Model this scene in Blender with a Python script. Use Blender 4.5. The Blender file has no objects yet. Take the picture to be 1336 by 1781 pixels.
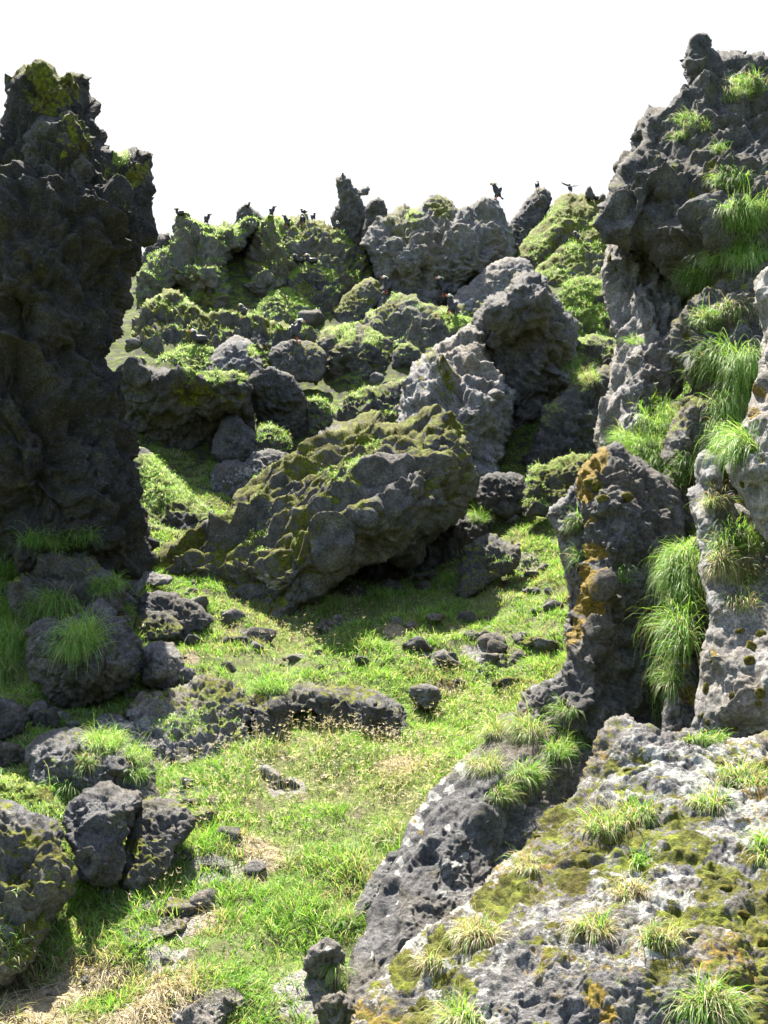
import bpy, math, random
import numpy as np
from mathutils import Vector, Matrix

random.seed(7)
RNG = np.random.default_rng(11)
S = bpy.context.scene
COL = S.collection

# ---------------------------------------------------------------- camera
CAM = np.array([0.0, 0.0, 1.6])
PITCH = math.radians(8.0)
FOV = math.radians(50.0)
W0, H0 = 1336.0, 1781.0
FPX = (H0 / 2) / math.tan(FOV / 2)
cam_d = bpy.data.cameras.new("camera")
cam = bpy.data.objects.new("camera", cam_d); COL.objects.link(cam)
cam.location = CAM; cam.rotation_euler = (math.radians(90) + PITCH, 0, 0)
cam_d.sensor_fit = 'VERTICAL'; cam_d.angle = FOV
cam_d.clip_start = 0.05; cam_d.clip_end = 3000
S.camera = cam

# ---------------------------------------------------------------- sky and sun
TO_SUN = Vector((-0.14, 0.45, 0.88)).normalized()
elev = math.asin(TO_SUN.z); azim = math.atan2(TO_SUN.x, TO_SUN.y)
world = bpy.data.worlds.new("World"); S.world = world; world.use_nodes = True
wn = world.node_tree.nodes; wl = world.node_tree.links
bg = wn["Background"]; bg.inputs[1].default_value = 0.078
sky = wn.new("ShaderNodeTexSky"); sky.sky_type = 'NISHITA'; sky.sun_disc = False
sky.sun_elevation = elev; sky.sun_rotation = azim
sky.air_density = 1.0; sky.dust_density = 2.5
mixw = wn.new("ShaderNodeMix"); mixw.data_type = 'RGBA'      # thin bright cloud veil on the sun's side of the sky, clear air elsewhere
tcw = wn.new("ShaderNodeTexCoord"); dpw = wn.new("ShaderNodeVectorMath"); dpw.operation = 'DOT_PRODUCT'
wl.new(tcw.outputs['Generated'], dpw.inputs[0]); dpw.inputs[1].default_value = Vector((-.08, .96, .27)).normalized()
rpw = wn.new("ShaderNodeMapRange"); rpw.interpolation_type = 'SMOOTHSTEP'; wl.new(dpw.outputs['Value'], rpw.inputs[0])
rpw.inputs[1].default_value = .25; rpw.inputs[2].default_value = .80; rpw.inputs[3].default_value = .05; rpw.inputs[4].default_value = .95
wl.new(rpw.outputs[0], mixw.inputs[0])
wl.new(sky.outputs[0], mixw.inputs[6]); mixw.inputs[7].default_value = (2.9, 2.92, 2.98, 1)
wl.new(mixw.outputs[2], bg.inputs[0])
sun_d = bpy.data.lights.new("sun", 'SUN'); sun_d.energy = 5.0; sun_d.angle = math.radians(0.5)
sun_d.color = (1.0, 0.935, 0.81)
sun = bpy.data.objects.new("sun", sun_d); COL.objects.link(sun)
sun.rotation_euler = TO_SUN.to_track_quat('Z', 'Y').to_euler()
S.view_settings.view_transform = 'Standard'; S.view_settings.look = 'None'
S.view_settings.exposure = 2.25; S.view_settings.gamma = 1
S.cycles.max_bounces = 5; S.cycles.diffuse_bounces = 3; S.cycles.transparent_max_bounces = 4
S.cycles.use_denoising = True

# ---------------------------------------------------------------- noise (tileable volumes, sampled with numpy)
def _mk_worley(n=96, c=12):
    r = np.random.default_rng(5)
    pts = r.random((c, c, c, 3))
    g = (np.arange(n) + .5) / n * c
    X, Y, Z = np.meshgrid(g, g, g, indexing='ij')
    ci = np.floor(X).astype(int); cj = np.floor(Y).astype(int); ck = np.floor(Z).astype(int)
    F1 = np.full(X.shape, 9.0); F2 = np.full(X.shape, 9.0); PL = np.zeros(X.shape)
    gr = r.normal(size=(c, c, c, 3)); gr /= np.linalg.norm(gr, axis=-1, keepdims=True); of = r.uniform(-.28, .28, (c, c, c))
    for a in (-1, 0, 1):
        for b in (-1, 0, 1):
            for d in (-1, 0, 1):
                p = pts[(ci + a) % c, (cj + b) % c, (ck + d) % c]
                q = np.sqrt((ci + a + p[..., 0] - X) ** 2 + (cj + b + p[..., 1] - Y) ** 2 + (ck + d + p[..., 2] - Z) ** 2)
                m = q < F1; gi = gr[(ci + a) % c, (cj + b) % c, (ck + d) % c]
                pl = (ci + a + p[..., 0] - X) * gi[..., 0] + (cj + b + p[..., 1] - Y) * gi[..., 1] + (ck + d + p[..., 2] - Z) * gi[..., 2] + of[(ci + a) % c, (cj + b) % c, (ck + d) % c]
                PL = np.where(m, pl, PL)
                F2 = np.where(m, F1, np.minimum(F2, q)); F1 = np.where(m, q, F1)
    return F1.astype(np.float32), (F2 - F1).astype(np.float32), PL.astype(np.float32)
WF1, WFD, WPL = _mk_worley()
VAL = np.random.default_rng(3).random((64, 64, 64)).astype(np.float32) * 2 - 1

def _samp(vol, P, smooth=True):
    n = vol.shape[0]
    i = np.floor(P).astype(np.int64); f = (P - i).astype(np.float32)
    if smooth: f = f * f * (3 - 2 * f)
    i %= n; j = (i + 1) % n
    fl = vol.ravel()
    def at(a, b, c): return fl[(a * n + b) * n + c]
    x0, y0, z0 = i[:, 0], i[:, 1], i[:, 2]; x1, y1, z1 = j[:, 0], j[:, 1], j[:, 2]
    fx, fy, fz = f[:, 0], f[:, 1], f[:, 2]
    a = at(x0, y0, z0) * (1 - fz) + at(x0, y0, z1) * fz
    b = at(x0, y1, z0) * (1 - fz) + at(x0, y1, z1) * fz
    c = at(x1, y0, z0) * (1 - fz) + at(x1, y0, z1) * fz
    d = at(x1, y1, z0) * (1 - fz) + at(x1, y1, z1) * fz
    return (a * (1 - fy) + b * fy) * (1 - fx) + (c * (1 - fy) + d * fy) * fx

_R = np.array([[0.8, 0.36, -0.48], [-0.6, 0.48, -0.64], [0.0, 0.8, 0.6]])
def vnoise(P, s, off=0.0): return _samp(VAL, (P @ _R.T) / s + off)
def fbm(P, s, octv=4, off=0.0, gain=.5):
    t = 0; a = 1; tot = 0
    Q = P
    for k in range(octv):
        t = t + a * vnoise(Q, s, off + 7.3 * k); tot += a
        a *= gain; s /= 2.03; Q = Q @ _R.T
    return t / tot
def ridged(P, s, octv=4, off=0.0):
    t = 0; a = 1; tot = 0; Q = P
    for k in range(octv):
        t = t + a * (1 - 2 * np.abs(vnoise(Q, s, off + 5.1 * k))); tot += a
        a *= .55; s /= 2.1; Q = Q @ _R.T
    return t / tot
def lumps(P, s, off=0.0):     # domed cells, about -.5 .. .5
    return .34 - _samp(WF1, (P @ _R.T) / s * 8 + off, False) ** 2 * 1.05
def saw(P, n, h, off=0.0):    # one-sided broken ledges along direction n
    n = np.array(n, float); n /= np.linalg.norm(n)
    t = (P @ n) / h + 1.1 * vnoise(P, h * 1.7, off) + .5 * vnoise(P, h * .6, off + 3)
    f = t - np.floor(t)
    return np.where(f < .86, f / .86, (1 - f) / .14) * (.55 + .45 * vnoise(P, h * 2.3, off + 9)) - .3
def facet(P, s, off=0.0):     # flat broken faces, each cell tilted its own way
    return _samp(WPL, (P @ _R.T) / s * 8 + off, False)
def crack(P, s, off=0.0):     # 0 at the cell borders, 1 inside
    return np.clip(_samp(WFD, (P @ _R.T) / s * 8 + off, False) / .22, 0, 1)
def sstep(a, b, x):
    t = np.clip((x - a) / (b - a), 0, 1); return t * t * (3 - 2 * t)

# ---------------------------------------------------------------- helpers
def rays(px, py):
    px = np.asarray(px, float); py = np.asarray(py, float)
    a = (px - W0 / 2) / FPX; b = (H0 / 2 - py) / FPX
    c, s = math.cos(PITCH), math.sin(PITCH)
    return np.stack([a, c - b * s, s + b * c], -1)
def unproj(px, py, Y):
    r = rays(px, py)
    return CAM + r * (np.asarray(Y, float) / r[..., 1])[..., None]
def project(P):
    c, s = math.cos(PITCH), math.sin(PITCH)
    d = P - CAM
    f = d[..., 1] * c + d[..., 2] * s; u = -d[..., 1] * s + d[..., 2] * c
    return W0 / 2 + FPX * d[..., 0] / f, H0 / 2 - FPX * u / f

def mesh_np(name, V, Fq, mat, attrs=None, smooth=True):
    me = bpy.data.meshes.new(name)
    n = len(V); m = len(Fq); k = Fq.shape[1]
    me.vertices.add(n); me.vertices.foreach_set("co", np.ascontiguousarray(V, dtype=np.float32).ravel())
    me.loops.add(m * k); me.loops.foreach_set("vertex_index", np.ascontiguousarray(Fq, dtype=np.int32).ravel())
    me.polygons.add(m); me.polygons.foreach_set("loop_start", (np.arange(m) * k).astype(np.int32))
    if smooth: me.polygons.foreach_set("use_smooth", np.ones(m, dtype=bool))
    me.update(calc_edges=True)
    for an, av in (attrs or {}).items():
        if av.ndim == 2:
            at = me.attributes.new(an, 'FLOAT_COLOR', 'POINT')
            at.data.foreach_set("color", np.ascontiguousarray(av, dtype=np.float32).ravel())
        else:
            at = me.attributes.new(an, 'FLOAT', 'POINT')
            at.data.foreach_set("value", np.ascontiguousarray(av, dtype=np.float32))
    if mat: me.materials.append(mat)
    return me
def link(name, me, parent=None):
    o = bpy.data.objects.new(name, me); COL.objects.link(o)
    if parent: o.parent = parent
    return o
def tag(o, label=None, cat=None, group=None, kind=None):
    if label: o['label'] = label
    if cat: o['category'] = cat
    if group: o['group'] = group
    if kind: o['kind'] = kind
    return o
def vnormals(V, F):
    d1 = V[F[:, 2]] - V[F[:, 0]]; d2 = V[F[:, 3]] - V[F[:, 1]]
    fn = np.cross(d1, d2); N = np.zeros_like(V)
    idx = F.ravel(); n = len(V)
    for c in range(3):
        N[:, c] = np.bincount(idx, weights=np.repeat(fn[:, c], 4), minlength=n)
    return N / np.maximum(np.linalg.norm(N, axis=1, keepdims=True), 1e-12)

# ---------------------------------------------------------------- materials
class NT:
    def __init__(s, name):
        s.m = bpy.data.materials.new(name); s.m.use_nodes = True
        s.t = s.m.node_tree; s.n = s.t.nodes; s.l = s.t.links
        s.b = s.n["Principled BSDF"]; s.out = s.n["Material Output"]
        s.geo = s.n.new("ShaderNodeNewGeometry")
    def noise(s, scale, detail=4, rough=.6, vec=None, dist=0):
        a = s.n.new("ShaderNodeTexNoise"); a.inputs['Scale'].default_value = scale
        a.inputs['Detail'].default_value = detail; a.inputs['Roughness'].default_value = rough
        a.inputs['Distortion'].default_value = dist
        s.l.new(vec or s.geo.outputs['Position'], a.inputs['Vector']); return a.outputs[0]
    def voro(s, scale, feat='F1'):
        a = s.n.new("ShaderNodeTexVoronoi"); a.inputs['Scale'].default_value = scale; a.feature = feat
        s.l.new(s.geo.outputs['Position'], a.inputs['Vector']); return a.outputs[0]
    def ramp(s, f, stops):
        r = s.n.new("ShaderNodeValToRGB"); e = r.color_ramp.elements
        while len(e) < len(stops): e.new(.5)
        for k, (p, c) in enumerate(stops):
            e[k].position = p; e[k].color = (*c, 1) if isinstance(c, tuple) else (c, c, c, 1)
        s.l.new(f, r.inputs[0]); return r.outputs[0]
    def math(s, op, a, b=None, clamp=False):
        m = s.n.new("ShaderNodeMath"); m.operation = op; m.use_clamp = clamp
        for i, x in enumerate((a, b)):
            if x is None: continue
            if isinstance(x, (int, float)): m.inputs[i].default_value = x
            else: s.l.new(x, m.inputs[i])
        return m.outputs[0]
    def mix(s, f, a, b, mode='MIX'):
        m = s.n.new("ShaderNodeMix"); m.data_type = 'RGBA'; m.blend_type = mode
        for i, x in ((0, f), (6, a), (7, b)):
            if isinstance(x, (int, float)): m.inputs[i].default_value = x
            elif isinstance(x, tuple): m.inputs[i].default_value = (*x, 1)
            else: s.l.new(x, m.inputs[i])
        return m.outputs[2]
    def attr(s, name):
        a = s.n.new("ShaderNodeAttribute"); a.attribute_name = name; return a
    def mask(s, a, noise, lo=.44, hi=.56, k=1.7):   # patchy threshold: amount a in 0..1 against a noise
        v = s.math('SUBTRACT', s.math('ADD', s.math('MULTIPLY', a, 1.15), s.math('MULTIPLY', noise, k)), k * .5 + .07)
        r = s.n.new("ShaderNodeMapRange"); r.interpolation_type = 'SMOOTHSTEP'
        r.inputs[1].default_value = lo; r.inputs[2].default_value = hi; s.l.new(v, r.inputs[0]); return r.outputs[0]
    def bump(s, h, strength, dist, prev=None):
        b = s.n.new("ShaderNodeBump"); b.inputs['Strength'].default_value = strength
        b.inputs['Distance'].default_value = dist; s.l.new(h, b.inputs['Height'])
        if prev: s.l.new(prev, b.inputs['Normal'])
        return b.outputs[0]

def rock_material():
    t = NT("lava_rock")
    cov = t.attr("cover"); tone = t.attr("tone")
    sep = t.n.new("ShaderNodeSeparateColor"); t.l.new(cov.outputs['Color'], sep.inputs[0])
    moss, turf, orange, white = sep.outputs[0], sep.outputs[1], sep.outputs[2], cov.outputs['Alpha']
    big = t.noise(1.3, 5, .6); mid = t.noise(7, 6, .65); fine = t.noise(46, 5, .7); grit = t.noise(180, 3, .7)
    base = t.ramp(mid, [(.3, (.029, .029, .031)), (.5, (.064, .063, .066)), (.72, (.130, .128, .128))])
    base = t.mix(t.ramp(big, [(.42, 0.0), (.68, .55)]), base, (.086, .070, .048), 'MIX')
    speck = t.ramp(fine, [(.36, .5), (.52, 1.0), (.7, 1.5)])
    base = t.mix(1.0, base, speck, 'MULTIPLY')
    base = t.mix(1.0, base, t.ramp(grit, [(.35, .62), (.6, 1.3)]), 'MULTIPLY')
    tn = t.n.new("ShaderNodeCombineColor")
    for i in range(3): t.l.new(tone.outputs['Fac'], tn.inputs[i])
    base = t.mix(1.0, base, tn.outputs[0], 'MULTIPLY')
    # crustose lichens: pale grey specks everywhere, white and orange where the cover says
    wn_ = t.noise(19, 5, .75); on_ = t.noise(22, 7, .8)
    pale = t.ramp(t.noise(29, 6, .8), [(.58, 0.0), (.66, .55)])
    base = t.mix(pale, base, (.17, .165, .14))
    ylw = t.ramp(t.noise(5.5, 6, .75), [(.55, 0.0), (.68, .5)])
    base = t.mix(ylw, base, (.085, .078, .030))
    base = t.mix(t.mask(white, wn_), base, t.ramp(fine, [(.3, (.17, .17, .16)), (.7, (.46, .46, .44))]))
    base = t.mix(t.mask(orange, on_, .4, .62), base, t.ramp(fine, [(.3, (.050, .042, .018)), (.46, (.13, .092, .018)), (.6, (.26, .175, .025)), (.75, (.34, .28, .08))]))
    mn_ = t.noise(12, 6, .75)
    mm = t.mask(moss, mn_, .44, .56)
    mcol = t.ramp(t.noise(24, 5, .75), [(.28, (.021, .020, .006)), (.44, (.060, .068, .010)), (.6, (.132, .142, .019)), (.76, (.24, .23, .05))])
    mbr = t.ramp(t.noise(5.5, 5, .7), [(.36, (.62, .50, .42)), (.5, (1.0, .96, .9)), (.66, (1.35, 1.5, 1.1))])
    mcol = t.mix(1.0, mcol, mbr, 'MULTIPLY')
    mcol = t.mix(1.0, mcol, t.ramp(t.noise(260, 2, .7), [(.3, .55), (.7, 1.5)]), 'MULTIPLY')
    base = t.mix(mm, base, mcol)
    tm = t.mask(turf, t.noise(9, 6, .75), .42, .6)
    tcol = t.ramp(t.noise(31, 5, .8), [(.3, (.04, .05, .012)), (.48, (.11, .15, .022)), (.62, (.20, .26, .045)), (.75, (.30, .30, .10))])
    base = t.mix(tm, base, tcol)
    t.l.new(base, t.b.inputs['Base Color'])
    t.b.inputs['Roughness'].default_value = .92
    t.b.inputs['Specular IOR Level'].default_value = .25
    h = t.math('ADD', t.math('MULTIPLY', fine, .6), t.math('MULTIPLY', grit, .3))
    nb = t.bump(t.noise(15, 7, .72), .8, .05)
    nb = t.bump(h, .75, .02, nb)
    t.l.new(nb, t.b.inputs['Normal'])
    return t.m
ROCK = rock_material()

def ground_material():
    t = NT("meadow_soil")
    cov = t.attr("cover"); sep = t.n.new("ShaderNodeSeparateColor"); t.l.new(cov.outputs['Color'], sep.inputs[0])
    mid = t.noise(5, 6, .7); fine = t.noise(45, 5, .75)
    soil = t.ramp(fine, [(.3, (.045, .038, .025)), (.55, (.13, .11, .075)), (.75, (.28, .25, .2))])
    green = t.ramp(t.noise(38, 5, .8), [(.3, (.045, .06, .012)), (.5, (.11, .17, .03)), (.7, (.24, .29, .08))])
    straw = t.ramp(t.noise(60, 5, .8), [(.3, (.10, .075, .045)), (.5, (.24, .20, .13)), (.7, (.42, .37, .27))])
    grav = t.ramp(t.noise(90, 4, .8), [(.32, (.08, .075, .07)), (.5, (.2, .19, .175)), (.7, (.42, .40, .38))])
    c = t.mix(t.ramp(mid, [(.35, 0.0), (.6, 1.0)]), soil, green)
    c = t.mix(t.mask(sep.outputs[0], mid), c, straw)
    c = t.mix(t.mask(sep.outputs[1], mid), c, grav)
    crag = t.ramp(t.noise(6, 7, .75), [(.30, (.016, .016, .016)), (.43, (.04, .038, .036)), (.48, (.045, .055, .010)), (.62, (.10, .14, .02)), (.78, (.18, .22, .045))])
    c = t.mix(sep.outputs[2], c, t.mix(1.0, crag, t.ramp(t.noise(60, 3, .7), [(.3, .55), (.7, 1.45)]), 'MULTIPLY'))
    t.l.new(c, t.b.inputs['Base Color']); t.b.inputs['Roughness'].default_value = .95
    t.b.inputs['Specular IOR Level'].default_value = .2
    t.l.new(t.bump(fine, .8, .03), t.b.inputs['Normal'])
    return t.m
GROUND = ground_material()

def blade_material(name, transl=.45):
    t = NT(name)
    a = t.attr("tint")
    t.l.new(a.outputs['Color'], t.b.inputs['Base Color']); t.b.inputs['Roughness'].default_value = .5
    t.b.inputs['Specular IOR Level'].default_value = .35
    tr = t.n.new("ShaderNodeBsdfTranslucent")
    hs = t.mix(1.0, a.outputs['Color'], (1.25, 1.3, .7), 'MULTIPLY'); t.l.new(hs, tr.inputs[0])
    mx = t.n.new("ShaderNodeMixShader"); mx.inputs[0].default_value = transl
    t.l.new(t.b.outputs[0], mx.inputs[1]); t.l.new(tr.outputs[0], mx.inputs[2]); t.l.new(mx.outputs[0], t.out.inputs[0])
    return t.m
BLADE = blade_material("grass_blades")
def plain(name, col, rough=.6, noise_amt=.25, scale=60):
    t = NT(name)
    f = t.noise(scale, 4, .7)
    lo = tuple(c * (1 - noise_amt) for c in col); hi = tuple(min(1, c * (1 + noise_amt)) for c in col)
    t.l.new(t.ramp(f, [(.35, lo), (.65, hi)]), t.b.inputs['Base Color']); t.b.inputs['Roughness'].default_value = rough
    return t.m

# ---------------------------------------------------------------- terrain height function
_TK = [ # px, py, distance
    (60,1765,4.9),(300,1765,4.9),(560,1740,5.0),(700,1765,4.9),(60,1600,5.6),(300,1620,5.6),(480,1600,5.7),(600,1600,5.7),
    (450,1500,6.2),(600,1450,6.5),(350,1420,6.7),(60,1450,6.4),(700,1360,7.1),(450,1320,7.5),(60,1330,7.3),(800,1290,7.9),(600,1290,7.8),
    (330,1240,8.4),(60,1245,8.3),(480,1200,8.9),(620,1185,9.2),(780,1215,8.9),(900,1190,9.1),(960,1250,8.3),
    (300,1110,9.4),(500,1100,10.0),(700,1100,10.1),(900,1080,10.4),(130,1090,9.6),(0,1090,9.6),
    (300,1020,10.8),(500,1060,11.0),(700,1040,11.2),(900,1000,11.8),(960,940,12.6),(880,880,14.0),(960,870,14.2),
    (130,980,11.5),(280,930,12.8),(400,900,15.0),(450,870,16),(700,860,15.5),(840,860,14.6),(1000,840,14.6),
    (430,740,18.6),(560,720,18.8),(650,740,17.6),(300,650,19.5),(960,720,16.8),(1050,660,17.2),
    (300,600,21.0),(480,610,21.5),(620,575,22.5),(760,555,22.8),(1000,560,20.5),
    (280,490,24.5),(480,520,24.3),(640,500,24.6),(760,520,24.5),(980,470,23.6),
    (300,420,26.0),(410,470,27.0),(480,410,26.6),(620,420,26.8),(760,400,26.8),(900,430,26.6),(1000,360,27.0),(1060,380,26.5),
    (250,560,22.5),(700,1000,13.4),(620,1012,12.7),(765,980,13.4),(660,985,14.0)]
_tp = np.array([unproj(a, b, c) for a, b, c in _TK])
_ex = np.array([(-9,30,8.5),(-3,31,9.5),(0,31.5,10),(4,32,10.5),(9,31,9),(-9,40,3),(0,42,3),(9,40,3),(-12,20,6.5),(-9,13,3.4),(-7,9,1.8),(-6,5,.4),
    (-4,2,0),(0,2,-.15),(4,2,-.1),(0,-6,-.4),(-10,-6,-.3),(10,-6,-.3),(3,5,.6),(4.5,8,2.2),(5.5,11,3.8),(8,9,3.0),(8,16,6.2),(9,22,8.5),(7.5,5,.8),(-14,45,1),(14,45,1),(-20,20,4),(20,20,5),(-20,0,0),(20,0,0)], float)
_tp = np.vstack([_tp, _ex])
_d = np.linalg.norm(_tp[:, None, :2] - _tp[None, :, :2], axis=2)
_A = np.zeros((len(_tp) + 3,) * 2); _A[:len(_tp), :len(_tp)] = _d + np.eye(len(_tp)) * -.05
_A[:len(_tp), -3] = 1; _A[:len(_tp), -2:] = _tp[:, :2]; _A[-3:, :len(_tp)] = _A[:len(_tp), -3:].T
_w = np.linalg.solve(_A, np.concatenate([_tp[:, 2], np.zeros(3)]))
def height(x, y, detail=True):
    x = np.asarray(x, float).ravel(); y = np.asarray(y, float).ravel(); z = np.empty_like(x)
    for a in range(0, len(x), 40000):
        sl = slice(a, a + 40000)
        d = np.hypot(x[sl, None] - _tp[None, :, 0], y[sl, None] - _tp[None, :, 1])
        z[sl] = d @ _w[:len(_tp)] + _w[-3] + _w[-2] * x[sl] + _w[-1] * y[sl]
    far = sstep(50, 110, np.hypot(x, y - 10))
    z = z * (1 - far) + far * -2.0
    if detail:
        P = np.stack([x, y, np.zeros_like(x)], 1)
        rough = 1 - .35 * sstep(14, 18, y)
        z = z + rough * ((.13 + .10 * sstep(14, 17, y)) * fbm(P, 1.1, 3) + .06 * sstep(14, 17, y) * lumps(P, .8, 1.7) + .10 * lumps(P, .9, 3.1) + .10 * lumps(P, .40) + .05 * ridged(P, .8, 2, 3.3) + .02 * fbm(P, .09, 3))
    return z
def hit_ground(px, py, y0=3.5, y1=30):
    ys = np.linspace(y0, y1, 600); P = unproj(np.full(600, px), np.full(600, py), ys)
    h = height(P[:, 0], P[:, 1]); k = np.argmax(P[:, 2] < h)
    return P[k] if P[k, 2] < h[k] else P[-1]
BR = []   # brushes on the meadow: x, y, rx, ry, channel (0 straw, 1 gravel / bare)
def gbrush(px, py, rpx, rpy, ch):
    p = hit_ground(px, py); q = hit_ground(px, py - rpy)
    BR.append((p[0], p[1], rpx / FPX * p[1], max(.12, abs(q[1] - p[1])), ch))
for a in [(110,1740,190,60,0),(-40,1740,150,80,0),(60,1690,120,30,0),(250,1780,120,40,0),(480,1490,55,30,0),(345,1610,45,25,0),(740,1185,55,15,0),
          (400,1112,60,18,0),(690,1100,30,10,0),(800,1105,40,12,0),(690,1330,40,12,0),(860,1150,50,14,0),(330,1150,30,12,0),
          (540,1730,65,40,1),(600,1760,60,30,1),(370,1520,40,25,1),(300,1590,60,30,1),(290,1680,40,20,1),(840,990,60,30,1),(330,1000,70,10,1),(500,1370,30,14,1),
          (330,1400,60,40,1),(540,1215,60,20,1),(840,1140,40,14,1),(760,1150,30,10,1),(690,1000,120,26,1)]: gbrush(*a)
def gcover(x, y):
    P = np.stack([x, y, np.zeros_like(x)], 1); wob = fbm(P, .35, 3, 2.2) * .5; wob2 = fbm(P, .09, 2, 5.2) * .5
    c = [np.zeros_like(x), np.zeros_like(x)]
    for bx, by, rx, ry, ch in BR:
        r = np.sqrt(((x - bx) / rx) ** 2 + ((y - by) / ry) ** 2) + wob * 1.6 + wob2
        c[ch] = np.maximum(c[ch], sstep(1.5, .3, r) * (1 if rx > .4 else .8))
    pat = sstep(.18, .5, fbm(P, .8, 3, 9.4))
    c[0] = np.maximum(c[0] * sstep(-.45, .25, fbm(P, .28, 3, 19.0)), pat * .22)
    return c
def build_ground():
    nu = 600
    yy = np.concatenate([[-300, -60, -20], np.linspace(-9, 3.8, 40), np.linspace(4, 18, 520)[:-1], np.linspace(18, 34, 240), np.linspace(36, 112, 30), [150, 260, 700]])
    u = np.linspace(-1, 1, nu); u = np.sign(u) * (np.abs(u) * .55 + np.abs(u) ** 7 * 2.2)
    Yg, Ug = np.meshgrid(yy, u, indexing='ij')
    Xg = Ug * (np.abs(Yg + 9) * .95 + 3.0)
    x, y = Xg.ravel(), Yg.ravel(); z = height(x, y)
    nr, nc = Yg.shape; idx = np.arange(nr * nc).reshape(nr, nc)
    F = np.stack([idx[:-1, :-1], idx[:-1, 1:], idx[1:, 1:], idx[1:, :-1]], -1).reshape(-1, 4)
    c = gcover(x, y); cov = np.stack([c[0], c[1], sstep(13.2, 14.5, y), 0 * x + 1], 1)
    tag(link("ground", mesh_np("ground", np.stack([x, y, z], 1), F, GROUND, {"cover": cov})), kind="structure")
build_ground()

# ---------------------------------------------------------------- rocks
TURF_PTS = []   # places where short turf grows on the crags: position, normal, weight, distance
def smooth_outline(pts, seed, rough=1.0, step=5):
    p = np.array(pts, float); q = []
    n = len(p)
    for i in range(n):
        a, b = p[i], p[(i + 1) % n]; L = np.hypot(*(b - a)); k = max(1, int(L / step))
        for j in range(k): q.append(a + (b - a) * j / k)
    q = np.array(q); Q = np.stack([q[:, 0], q[:, 1], np.full(len(q), seed * 3.7)], 1)
    q[:, 0] += rough * (3.2 * fbm(Q, 17, 3, 1.1)); q[:, 1] += rough * (3.2 * fbm(Q, 17, 3, 8.8))
    return q
def poly_dist(X, Y, poly):
    n = len(X); dmin = np.full(n, 1e9); ins = np.zeros(n, bool); nx = np.zeros(n); ny = np.zeros(n)
    for i in range(len(poly)):
        x1, y1 = poly[i]; x2, y2 = poly[(i + 1) % len(poly)]
        ex, ey = x2 - x1, y2 - y1; L = ex * ex + ey * ey + 1e-9
        t = np.clip(((X - x1) * ex + (Y - y1) * ey) / L, 0, 1)
        cx = x1 + t * ex; cy = y1 + t * ey; d = (X - cx) ** 2 + (Y - cy) ** 2
        m = d < dmin; dmin = np.where(m, d, dmin); nx = np.where(m, cx, nx); ny = np.where(m, cy, ny)
        if y1 != y2:
            c = ((y1 > Y) != (y2 > Y)) & (X < (x2 - x1) * (Y - y1) / (y2 - y1) + x1); ins ^= c
    return np.sqrt(dmin), ins, nx, ny
_seed = [0]
SIT = ("rough gravelly outcrop", "long low ledge", "tussock-topped", "pale crusted rock", "heart-shaped dark", "broad mossy boulder at", "yellow-green mossy bank", "mossy dark mass", "flat grey rock with moss", "lumpy grey stone",
       "round grey stone lying", "angular grey block", "beside the sunlit grass left", "pale grey stone right", "rough dark stone in front", "smooth dark boulder at the left", "small dark stone right", "flat sunlit slab", "lichened dark stone at", "crumbling gravel", "big shaded boulder with grass", "shaded rock face at", "mossy lumpy stone", "small dark slab leaning")
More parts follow.
